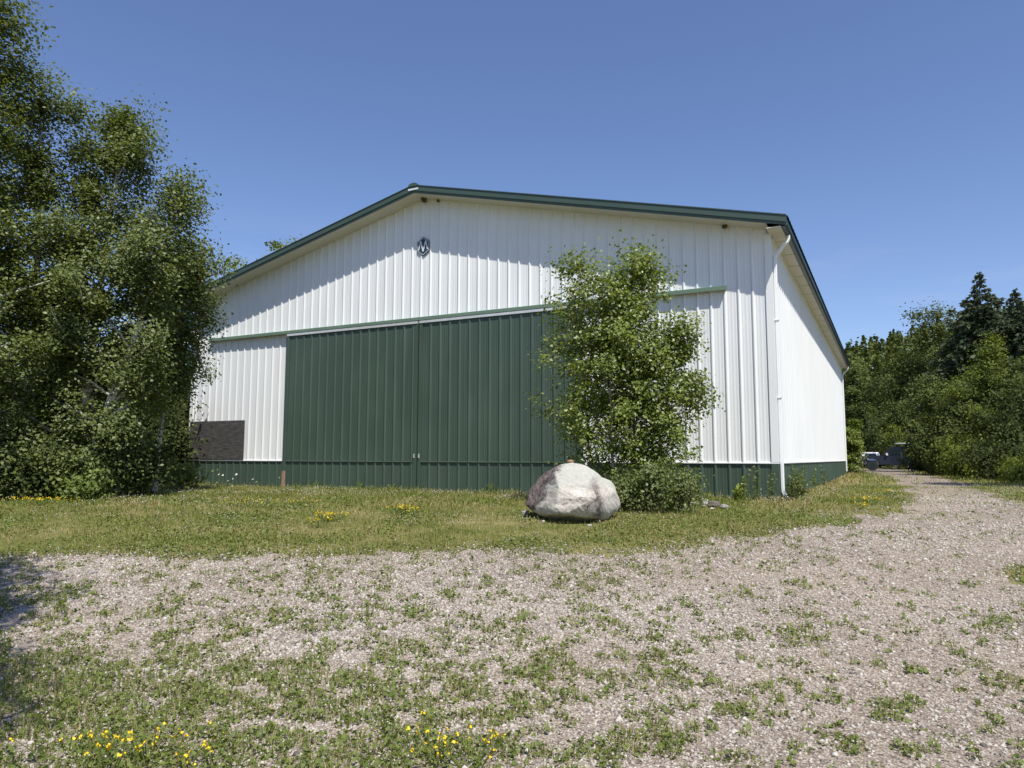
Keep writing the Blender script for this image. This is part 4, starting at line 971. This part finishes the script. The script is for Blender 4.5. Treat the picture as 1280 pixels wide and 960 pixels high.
b = ad(1070, 57); po = empty('marker_post', (b[0], b[1], b[2]), 'thin pale marker post by the yellow green bush past the barn corner', 'post')
MB().prism([(.045*math.cos(k*PI/4), .045*math.sin(k*PI/4)) for k in range(8)], 2, -.1, 1.0).build('post', M['pale'], po)
MB().prism([(.06*math.cos(k*PI/4), .06*math.sin(k*PI/4)) for k in range(8)], 2, 1.001, 1.05).build('cap', M['alu'], po)

# ------------------------------------------------------------------ ground cover: grass, clover, blossoms, gravel stones
rs = np.random.RandomState(77)
BOXES = (-W-.05, .05, -.02, L)
def free(x, y, pad=0.02):
    return ~((x > -W-pad) & (x < pad) & (y > -pad-.12) & (y < L+pad))
def sample(s0, s1, dens, half=1.12):
    """points on the ground inside the view's width, s metres ahead"""
    n = int(dens*(s1*s1-s0*s0)*half); s = np.sqrt(rs.uniform(s0*s0, s1*s1, n)); r = rs.uniform(-1, 1, n)*s*half
    x, y = wpos(s, r); k = free(x, y); return x[k], y[k], s[k], r[k]
dryc = [gp(*q)[:2] for q in [(935,632),(985,612),(1030,597),(1062,590),(1085,600),(1040,622),(985,645),(930,642)]]
def soft_gravel(x, y, sg=.55):
    return on_gravel(x+rs.normal(size=len(x))*sg, y+rs.normal(size=len(x))*sg)
def dryness(x, y):
    d = np.where(inpoly(x, y, dryc), .70, 0.0); return np.clip(d+.04+.55*sstep(.50, .68, fbm(x*.75, y*.95, 61, 4)), 0, .85)
def weedy(x, y, s, r):
    """how much grows through the gravel here"""
    n1 = fbm(x*.6+3, y*.6, 12, 3); n2 = fbm(x*4.2, y*4.2, 23, 2); n3 = fbm(x*10.5, y*10.5, 29, 2); q = r/np.maximum(s, .1)
    base = .16+.26*sstep(8.2, 6.4, s)+.10*sstep(6, 4.5, s)-.42*sstep(.18, .60, q)
    base = base+.80*sstep(6.2, 5.2, s)*sstep(.04, -.24, q)+.20*sstep(6.9, 5.8, s)*sstep(-.42, -.60, q)
    base = base+.26*sstep(9.0, 10.2, s)*sstep(.5, .2, q)
    return np.clip((n1-.5)*1.0+(n2-.5)*1.9+(n3-.5)*3.4+base*1.05-.16, 0, 1)
GV = []; GA = []; GB = []; no = 0
def put(P_, h, w, lean=.45, store=None):
    V, a, b = blades(P_, h, w, rs, lean); o = sum(len(v) for v in store[0]); store[0].append(V); store[1].append(a+o); store[2].append(b+o)
grass = ([], [], []); dry = ([], [], [])
# meadow between drive and barn, and along the drive
for s0, s1, dens, hh, w in ((8.0, 14, 900, .075, .0075), (14, 25, 560, .095, .011), (25, 60, 60, .15, .028)):
    x, y, s, r = sample(s0, s1, dens)
    k = ~soft_gravel(x, y, .75); med = inpoly(x, y, MEDIAN) & (rs.rand(len(x)) < .35); k |= med; x, y, s, r = x[k], y[k], s[k], r[k]
    nearw = sstep(.9, .1, -y)*((x > -W) & (x < .3))*(y < 0)
    k = rs.rand(len(x)) < np.clip((.38+2.2*sstep(.30, .75, fbm(x*.8, y*1.0, 71, 4))*sstep(.25, .75, fbm(x*4.5, y*4.5, 73, 2))+.4*nearw)*np.where(on_gravel(x, y), .6, 1), 0, 1); x, y, nearw = x[k], y[k], nearw[k]
    z = terr(x, y)-.005; P_ = np.stack([x, y, z], 1); h = hh*rs.uniform(.35, 1.25, len(x))*(.35+1.4*fbm(x*.9, y*.9, 81, 4))*np.where(on_gravel(x, y), .5, 1.0)*(1+1.2*nearw*rs.rand(len(x)))
    dd = rs.rand(len(x)) < dryness(x, y)
    put(P_[~dd], h[~dd], w, .5, grass); put(P_[dd], h[dd]*.9, w, .55, dry)
# edges and weeds in the gravel
for s0, s1, dens, w in ((2.5, 6, 2600, .0042), (6, 9, 1300, .0058), (9, 13, 650, .0075)):
    x, y, s, r = sample(s0, s1, dens); k = on_gravel(x, y); x, y, s, r = x[k], y[k], s[k], r[k]
    d = weedy(x, y, s, r); k = rs.rand(len(x)) < d**1.3*.9; x, y, d = x[k], y[k], d[k]
    h = (.020+.055*d)*rs.uniform(.5, 1.4, len(x)); P_ = np.stack([x, y, terr(x, y)], 1)
    dd = rs.rand(len(x)) < .10; put(P_[~dd], h[~dd], w, .7, grass); put(P_[dd], h[dd], w, .7, dry)
for st_, nm, mm_ in ((grass, 'grass', M['grass']), (dry, 'dry_grass', M['drygrass'])):
    o = mesh_np(nm, np.concatenate(st_[0]), [np.concatenate(st_[1]), np.concatenate(st_[2])], mm_); tag(o, kind='stuff')
# low broad leaves
CL = []; CS = []; BL = []
for s0, s1, dens, ls in ((2.5, 5.2, 2300, .030), (5.2, 8, 1300, .034), (8, 13, 700, .036), (13, 24, 200, .048)):
    x, y, s, r = sample(s0, s1, dens); og = on_gravel(x, y); d = np.where(og, weedy(x, y, s, r), np.clip(.10+4.2*(fbm(x*.8, y*.8, 91, 4)-.40)+.35*sstep(12.5, 10.5, s), 0, .95))
    k = rs.rand(len(x)) < d; x, y, d = x[k], y[k], d[k]; z = terr(x, y)+.004+rs.rand(len(x))*.055*d
    CL.append(np.stack([x, y, z], 1)); CS.append(np.full(len(x), ls)*rs.uniform(.6, 1.2, len(x)))
o = leaves_mesh('clover', np.concatenate(CL), np.concatenate(CS), M['clover'], None, rs, .85, .62); tag(o, kind='stuff')
def blobs(P_, r, rs, jit=.3, flat=.75):
    """irregular eight-sided lumps"""
    n = len(P_); B_ = np.array([(1,0,0),(-1,0,0),(0,1,0),(0,-1,0),(0,0,1),(0,0,-1)], float)
    Fo = np.array([(0,2,4),(2,1,4),(1,3,4),(3,0,4),(2,0,5),(1,2,5),(3,1,5),(0,3,5)])
    a = rs.rand(n)*2*PI; c, s = np.cos(a), np.sin(a)
    V = B_[None]*(1+rs.uniform(-jit, jit, (n, 6, 1)))+rs.normal(size=(n, 6, 3))*jit*.45
    V[..., 2] *= flat
    X = V[..., 0]*c[:, None]-V[..., 1]*s[:, None]; Y = V[..., 0]*s[:, None]+V[..., 1]*c[:, None]; V = np.stack([X, Y, V[..., 2]], -1)*np.asarray(r)[:, None, None]+P_[:, None]
    return V.reshape(-1, 3), (np.arange(n)[:, None, None]*6+Fo[None]).reshape(-1, 3)
BP = []; BR = []
for s0, s1, dens, rr in ((2.5, 7, 34, .0085), (7, 14, 26, .010), (14, 25, 22, .013)):
    x, y, s, r = sample(s0, s1, dens); og = on_gravel(x, y); d = np.where(og, weedy(x, y, s, r)*1.1-.15, 3.6*(fbm(x*.8, y*.8, 95, 4)-.38))
    k = rs.rand(len(x)) < d; x, y = x[k], y[k]; n = len(x); m_ = rs.randint(1, 4, n); x = np.repeat(x, m_)+rs.normal(size=m_.sum())*.09; y = np.repeat(y, m_)+rs.normal(size=m_.sum())*.09
    k = free(x, y, .2); x, y = x[k], y[k]
    BP.append(np.stack([x, y, terr(x, y)+rs.uniform(.035, .11, len(x))*(1 if s0 > 7 else .75)], 1)); BR.append(rr*rs.uniform(.6, 1.2, len(x)))
V, Q = blobs(np.concatenate(BP), np.concatenate(BR), rs, .25, .9); o = mesh_np('clover_blossoms', V, [Q], M['cloverwhite']); tag(o, kind='stuff')
# loose stones
SP = []; SR = []
for s0, s1, dens, rr in ((2.5, 5.2, 4600, .0095), (5.2, 8, 3200, .0110), (8, 12, 1500, .0130), (12, 19, 420, .0160)):
    x, y, s, r = sample(s0, s1, dens, 1.10); k = soft_gravel(x, y, .35) & (rs.rand(len(x)) < (.30+1.3*(fbm(x*.5, y*.5, 37, 3)-.15))*(1-.45*sstep(.22, .5, r/s))); x, y, s, r = x[k], y[k], s[k], r[k]
    n = len(x); q = rr*np.exp(rs.normal(size=n)*.38); q = np.minimum(q, rr*2.6); SP.append(np.stack([x, y, terr(x, y)+.003+q*.12], 1)); SR.append(q)
V, Q = blobs(np.concatenate(SP), np.concatenate(SR), rs, .36, .62); o = mesh_np('gravel', V, [Q], M['stones']); tag(o, kind='stuff')

# ------------------------------------------------------------------ light
sun_dir = Vector((.3671, -.3484, .8624)).normalized()
sl_ = bpy.data.lights.new('sun', 'SUN'); so_ = bpy.data.objects.new('sun', sl_); COL.objects.link(so_)
sl_.energy = 4.9; sl_.angle = math.radians(.53); sl_.color = (1, .955, .88)
so_.rotation_euler = sun_dir.to_track_quat('Z', 'Y').to_euler(); so_.location = (10, -30, 40)
wd = bpy.data.worlds.new('World'); S.world = wd; wd.use_nodes = True
N = wd.node_tree.nodes; LK = wd.node_tree.links; N.clear()
sk_ = N.new('ShaderNodeTexSky'); sk_.sky_type = 'NISHITA'; sk_.sun_disc = False
sk_.sun_elevation = math.asin(sun_dir.z); sk_.sun_rotation = math.atan2(sun_dir.x, sun_dir.y)
sk_.air_density = 1.0; sk_.dust_density = .4; sk_.ozone_density = 2.5; sk_.altitude = 250
bg = N.new('ShaderNodeBackground'); bg.inputs['Strength'].default_value = .106
wo = N.new('ShaderNodeOutputWorld'); tn = N.new('ShaderNodeMix'); tn.data_type = 'RGBA'; tn.blend_type = 'MULTIPLY'; tn.inputs[0].default_value = 1; tn.inputs[7].default_value = (.98, .985, 1.15, 1)
LK.new(sk_.outputs[0], tn.inputs[6]); 
tc_ = N.new('ShaderNodeTexCoord'); mp_ = N.new('ShaderNodeMapping'); mp_.inputs['Scale'].default_value = (2.2, 2.2, 17); mp_.inputs['Rotation'].default_value = (.10, .06, .4)
LK.new(tc_.outputs['Generated'], mp_.inputs['Vector'])
ns_ = noise(N, LK, 1.6, 7, mp_.outputs['Vector'], .62); cr_ = ramp(N, [(.54, (0,0,0)), (.82, (.42,.42,.42))]); LK.new(ns_.outputs['Fac'], cr_.inputs['Fac'])
sx_ = N.new('ShaderNodeSeparateXYZ'); LK.new(tc_.outputs['Generated'], sx_.inputs[0])
bd_ = ramp(N, [(.05, (0,0,0)), (.16, (1,1,1)), (.24, (.5,.5,.5)), (.33, (0,0,0))]); LK.new(sx_.outputs[2], bd_.inputs['Fac'])
cl_ = mixc(N, LK, tn.outputs[2], (4.6, 4.9, 5.6), mixc(N, LK, cr_.outputs[0], bd_.outputs[0], 1.0, 'MULTIPLY')); LK.new(cl_, bg.inputs[0]); LK.new(bg.outputs[0], wo.inputs[0])
S.view_settings.view_transform = 'Standard'; S.view_settings.look = 'None'; S.view_settings.exposure = 0.33; S.view_settings.gamma = 1.0
S.view_settings.use_curve_mapping = False
